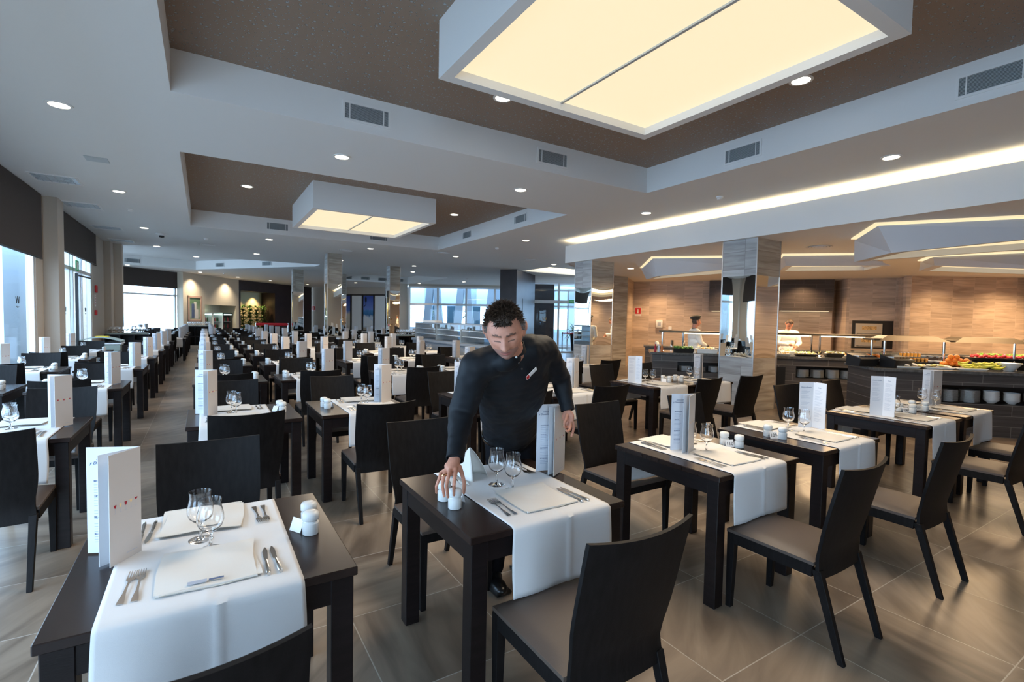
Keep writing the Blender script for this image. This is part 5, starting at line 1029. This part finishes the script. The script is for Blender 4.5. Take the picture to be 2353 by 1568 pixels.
ch2 = [[(1.621, 2.03, 1.08), (1.631, 1.999, 1.038), (1.635, 1.995, 1.008), (1.624, 1.989, .986), (1.612, 1.984, .972)], [(1.62, 2.03, 1.08), (1.615, 1.997, 1.035), (1.6, 1.981, 1.012), (1.578, 1.971, 1.003), (1.564, 1.968, 1.01)], [(1.62, 2.035, 1.075), (1.622, 2.022, 1.038), (1.60, 2.003, 1.018), (1.579, 1.995, 1.019), (1.569, 1.99, 1.03)], [(1.622, 2.045, 1.07), (1.625, 2.045, 1.035), (1.607, 2.03, 1.015), (1.59, 2.02, 1.02)], [(1.62, 2.03, 1.085), (1.600, 2.012, 1.075), (1.586, 2.0, 1.06), (1.57, 1.992, 1.042)]]
fingers(hd, ch2, (.010, .0105, .010, .009, .0115))
for mb in (sk, hd): pass
tot = MB(); tot.add(sk.v, sk.f); tot.add(hd.v, hd.f)
b = voxel(tot, 'body', ['skin', 'lip', 'brow', 'stubble'], W, .0035, 3, .5)
# join the head into the same mesh
bm = bmesh.new(); bm.from_mesh(b.data); hm = bpy.data.meshes.new('h'); hm.from_pydata(hb.v, [], hb.f); hm.polygons.foreach_set('material_index', hb.m)
b2 = bmesh.new(); b2.from_mesh(hm); bmesh.ops.remove_doubles(b2, verts=b2.verts, dist=1e-5); bmesh.ops.recalc_face_normals(b2, faces=b2.faces); b2.to_mesh(hm); b2.free(); bm.from_mesh(hm); bm.to_mesh(b.data); bm.free(); b.data.shade_smooth()
for k in ('skin', 'lip', 'brow', 'stubble'):
    if k not in [m.name for m in b.data.materials]: b.data.materials.append(MT[k])
hair(hc, Rh, W)
MB().lathe([(.0105, -.002), (.0122, -.002), (.0122, .002), (.0105, .002), (.0105, -.002)], n=20, caps=False)
rg = MB(); rg.T = Matrix.Translation((.862, 1.905, .9015)) @ basis((-.62, -.2, .2), Vector((-.45, -.60, -.34))).to_4x4(); rg.lathe([(.0108, -.002), (.0125, -.002), (.0125, .002), (.0108, .002), (.0108, -.002)], n=20, caps=False); rg.build('ring', 'gold', W)
# shirt
sp = (Vector((1.24, 1.96, 1.43))-Vector((1.55, 2.46, .9))).normalized(); Rs = basis(Vector((-.1, -1, -.5)), sp); Rx = lambda r_: r_
c = MB()
kk = [((1.56, 2.48, .91), (.182, .135, .11)), ((1.49, 2.375, 1.03), (.182, .14, .11)), ((1.42, 2.26, 1.14), (.19, .145, .11)), ((1.345, 2.14, 1.26), (.205, .14, .11)), ((1.285, 2.045, 1.355), (.19, .115, .10)), ((1.255, 2.01, 1.40), (.13, .09, .075))]
for (p, r_), (p2, r2) in zip(kk[:-1], kk[1:]):
    for q in range(5): c.ell(Vector(p).lerp(Vector(p2), q/5), Vector(r_).lerp(Vector(r2), q/5), Rs, 22)
rsh, rel, rwr_ = Vector((1.075, 2.03, 1.345)), Vector((1.045, 2.11, 1.13)), Vector((.945, 1.965, .975)); lsh, lel, lwr_ = Vector((1.45, 2.02, 1.425)), Vector((1.632, 2.11, 1.26)), Vector((1.632, 2.055, 1.125))
c.caps((1.2, 2.0, 1.39), rsh, .085, .078, 16); c.caps(rsh, rel, .076, .066, 18); c.caps(rel, rwr_, .064, .040, 18); c.caps((1.33, 1.99, 1.42), lsh, .085, .074, 16); c.caps(lsh, lel, .072, .056, 18); c.caps(lel, lwr_, .055, .038, 16)
c.ell((1.19, 2.0, 1.42), (.08, .06, .05), Rs, 12); c.ell((1.175, 1.915, 1.385), (.068, .05, .05), Rs, 12)
def folds(o, amp, sc):
    for v in o.data.vertices:
        n = noise.noise(Vector((v.co.x*sc, v.co.y*sc, v.co.z*sc*.55)))+.5*noise.noise(v.co*sc*2.3); v.co += v.normal*amp*n
sh = voxel(c, 'shirt', 'black_shirt', W, .009, 6, .6); folds(sh, .008, 13)
# open the cuff ends and the neck look: collar ring
cl = MB(); a = Vector((1.205, 1.945, 1.435)); Rc = basis((-.5, -.8, -.3), Vector((-.45, -.5, .62)))
cl.T = Matrix.Translation(a) @ Rc.to_4x4(); cl.lathe([(.074, -.02), (.070, .0), (.067, .022), (.064, .022), (.067, 0), (.070, -.02)], n=28, caps=False); cl.build('collar', 'black_shirt', W, smooth=60)
for q in (0, 1, 2): MB().ell(Vector((1.150, 1.845, 1.405))+Vector((.022, .010, -.028))*q+Vector((.018, -.012, 0)), (.005, .005, .005), n=8).build('button', ('porcelain', 'black_plastic', 'black_plastic')[q], W)
for e, d_, r_ in ((rwr_, (rwr_-rel).normalized(), .040), (lwr_, (lwr_-lel).normalized(), .037)):
    k = MB(); k.T = Matrix.Translation(e+d_*.008) @ d_.to_track_quat('Z', 'Y').to_matrix().to_4x4(); k.lathe([(r_, -.035), (r_+.001, .025), (r_-.004, .026), (r_-.006, -.03)], n=24, caps=False); k.build('cuff', 'black_shirt', W, smooth=50)
bd = MB(); bd.T = frame(Vector((1.270, 1.865, 1.325))+Vector((-.02, -.045, .035))*.0, (.62, .02, .50), (-.55, -.35, .75)); bd.box((-.034, -.0095, 0), (.038, .0095, .003), 0); bd.box((-.034, -.0095, .003), (-.014, .0095, .0035), 1); bgo = bd.build('name_badge', ['napkin_linen', 'sign_red'], W, bevel=.001)
# trousers and shoes
c = MB(); c.ell((1.57, 2.49, .89), (.172, .125, .12), Rs, 20)
for hp, kn, an in (((1.49, 2.50, .84), (1.468, 2.43, .46), (1.462, 2.50, .10)), ((1.66, 2.50, .84), (1.68, 2.47, .46), (1.70, 2.56, .10))): c.caps(hp, kn, .092, .066, 18); c.caps(kn, an, .066, .062, 16)
tr_ = voxel(c, 'trousers', 'black_trouser', W, .010, 5, .6); folds(tr_, .010, 8)
bt = MB(); bt.T = Matrix.Translation((1.555, 2.475, .925)) @ Rs.to_4x4(); bt.grid(lambda u, v: (.182*cos(2*pi*u), .132*sin(2*pi*u), -.016+.032*v), 36, 2); bt.build('belt', 'shoe_leather', W, smooth=60, solid=.004)
for x, y in ((1.462, 2.50), (1.70, 2.56)):
    c = MB(); c.ell((x-.01, y-.02, .05), (.045, .07, .045), n=14); c.ell((x-.03, y-.11, .035), (.046, .085, .032), Matrix.Rotation(-.2, 3, 'Z'), n=14); c.box((x-.075, y-.17, .0), (x+.03, y+.04, .02)); voxel(c, 'shoe', 'shoe_leather', W, .008, 4)
# the two cooks
def cook(label, x, y, rz, hat, hx, pitch, arms, tilt=0):
    t = thing('person', label, 'person', (x, y, 0), rz); f = Vector((0, cos(pitch), -sin(pitch))); hcn = Vector((0, .03+.05*sin(pitch), 1.60-.02*sin(pitch))); R = basis(f, (0, sin(pitch), cos(pitch)))
    hb = MB(); head(hb, hcn, R); sk = MB(); sk.caps((0, -.01, 1.42), hcn+Vector((0, -.025, -.05)), .056, .054, 14)
    for sh_, el, wr in arms:
        sh_, el, wr = Vector(sh_), Vector(el), Vector(wr); d = (wr-el).normalized(); sk.caps(el.lerp(wr, .7), wr, .030, .026, 10); sk.ell(wr+d*.05, (.035, .018, .045), basis(Vector((0, 0, 1)).cross(d), d), 12); si = Vector((0, 0, 1)).cross(d).normalized(); sk.caps((0, -.01, 1.38), sh_, .045, .045, 10); sk.caps(sh_, el, .045, .036, 10); sk.caps(el, el.lerp(wr, .7), .036, .03, 10)
        for k in range(4): a = wr+d*.08+si*(k-1.5)*.019; sk.caps(a, a+d*.035+Vector((0, 0, -.008)), .009, .0085, 8); sk.caps(a+d*.035+Vector((0, 0, -.008)), a+d*.055+Vector((0, 0, -.028)), .0085, .007, 8)
        sk.caps(wr+d*.03+si*.03, wr+d*.07+si*.05+Vector((0, 0, -.01)), .011, .009, 8)
    b = voxel(sk, 'body', ['skin', 'lip', 'brow', 'stubble'], t, .0055, 2, .5); bm = bmesh.new(); bm.from_mesh(b.data); hm = bpy.data.meshes.new('h'); hm.from_pydata(hb.v, [], hb.f); hm.polygons.foreach_set('material_index', [0 if m_ == 3 else m_ for m_ in hb.m]); bm.from_mesh(hm); bmesh.ops.recalc_face_normals(bm, faces=bm.faces); bm.to_mesh(b.data); bm.free(); b.data.shade_smooth()
    for k in ('skin', 'lip', 'brow', 'stubble'):
        if k not in [m.name for m in b.data.materials]: b.data.materials.append(MT[k])
    hair(hcn, R, t, ('hair',), 500, .012)
    c = MB()
    for z, r_ in ((.98, (.185, .135, .13)), (1.12, (.18, .13, .13)), (1.27, (.20, .13, .13)), (1.37, (.185, .105, .08)), (.86, (.19, .14, .14))): c.ell((0, -.01, z), r_, n=20)
    for sh_, el, wr in arms: sh_, el, wr = Vector(sh_), Vector(el), Vector(wr); c.caps(Vector((sh_.x*.5, 0, 1.38)), sh_, .07, .068, 14); c.caps(sh_, el, .066, .054, 14); c.caps(el, el.lerp(wr, .93), .054, .04, 14)
    s_ = voxel(c, 'chef_jacket', 'chef_white', t, .011, 4); folds(s_, .008, 9)
    c = MB(); c.lathe([(.066, 1.40), (.062, 1.455), (.058, 1.455), (.06, 1.40)], n=22, caps=False); c.build('collar', 'hat_dark' if hat else 'chef_white', t, smooth=50)
    for sh_, el, wr in arms:
        sh_, el, wr = Vector(sh_), Vector(el), Vector(wr); d = (wr-el).normalized(); k = MB(); k.T = Matrix.Translation(el.lerp(wr, .93)) @ d.to_track_quat('Z', 'Y').to_matrix().to_4x4(); k.lathe([(.042, -.06), (.043, .02), (.038, .02), (.036, -.05)], n=20, caps=False); k.build('cuff', 'hat_dark' if hat else 'chef_white', t, smooth=50)
    for q in range(4): MB().ell((.045, .128-.004*q, 1.32-q*.08), (.007, .005, .007), n=8).build('button', 'ink_grey', t)
    c = MB()
    for s in (-1, 1): c.caps((s*.09, 0, .84), (s*.10, .01, .46), .092, .062, 14); c.caps((s*.10, .01, .46), (s*.10, -.02, .09), .062, .055, 14)
    voxel(c, 'trousers', 'black_trouser', t, .014, 3)
    for s in (-1, 1): c = MB(); c.ell((s*.1, .04, .04), (.045, .12, .04), n=14); c.build('shoe', 'shoe_leather', t, smooth=60)
    if hat:
        c = MB(); q = hcn+Vector((0, -.012, .075)); c.ell(q+Vector((0, -.005, .035)), (.115, .135, .045), Matrix.Rotation(.22, 3, 'X'), 22); c.ell(q, (.084, .102, .042), n=20); h_ = voxel(c, 'beret', 'hat_dark', t, .008, 4)
    return t
cook('cook in white jacket and dark beret, seen in profile behind the counter', 9.83, 7.62, radians(-122), True, 0, .05, [((.19, 0, 1.37), (.24, .06, 1.12), (.14, .27, 1.02)), ((-.19, 0, 1.37), (-.24, .05, 1.11), (-.10, .26, 1.0))])
cook('bareheaded cook in white looking down at his hands, right of the column', 12.0, 6.62, radians(-218), False, 0, .75, [((.19, 0, 1.37), (.25, .04, 1.13), (.08, .27, 1.10)), ((-.19, 0, 1.37), (-.25, .06, 1.13), (-.07, .29, 1.06))])
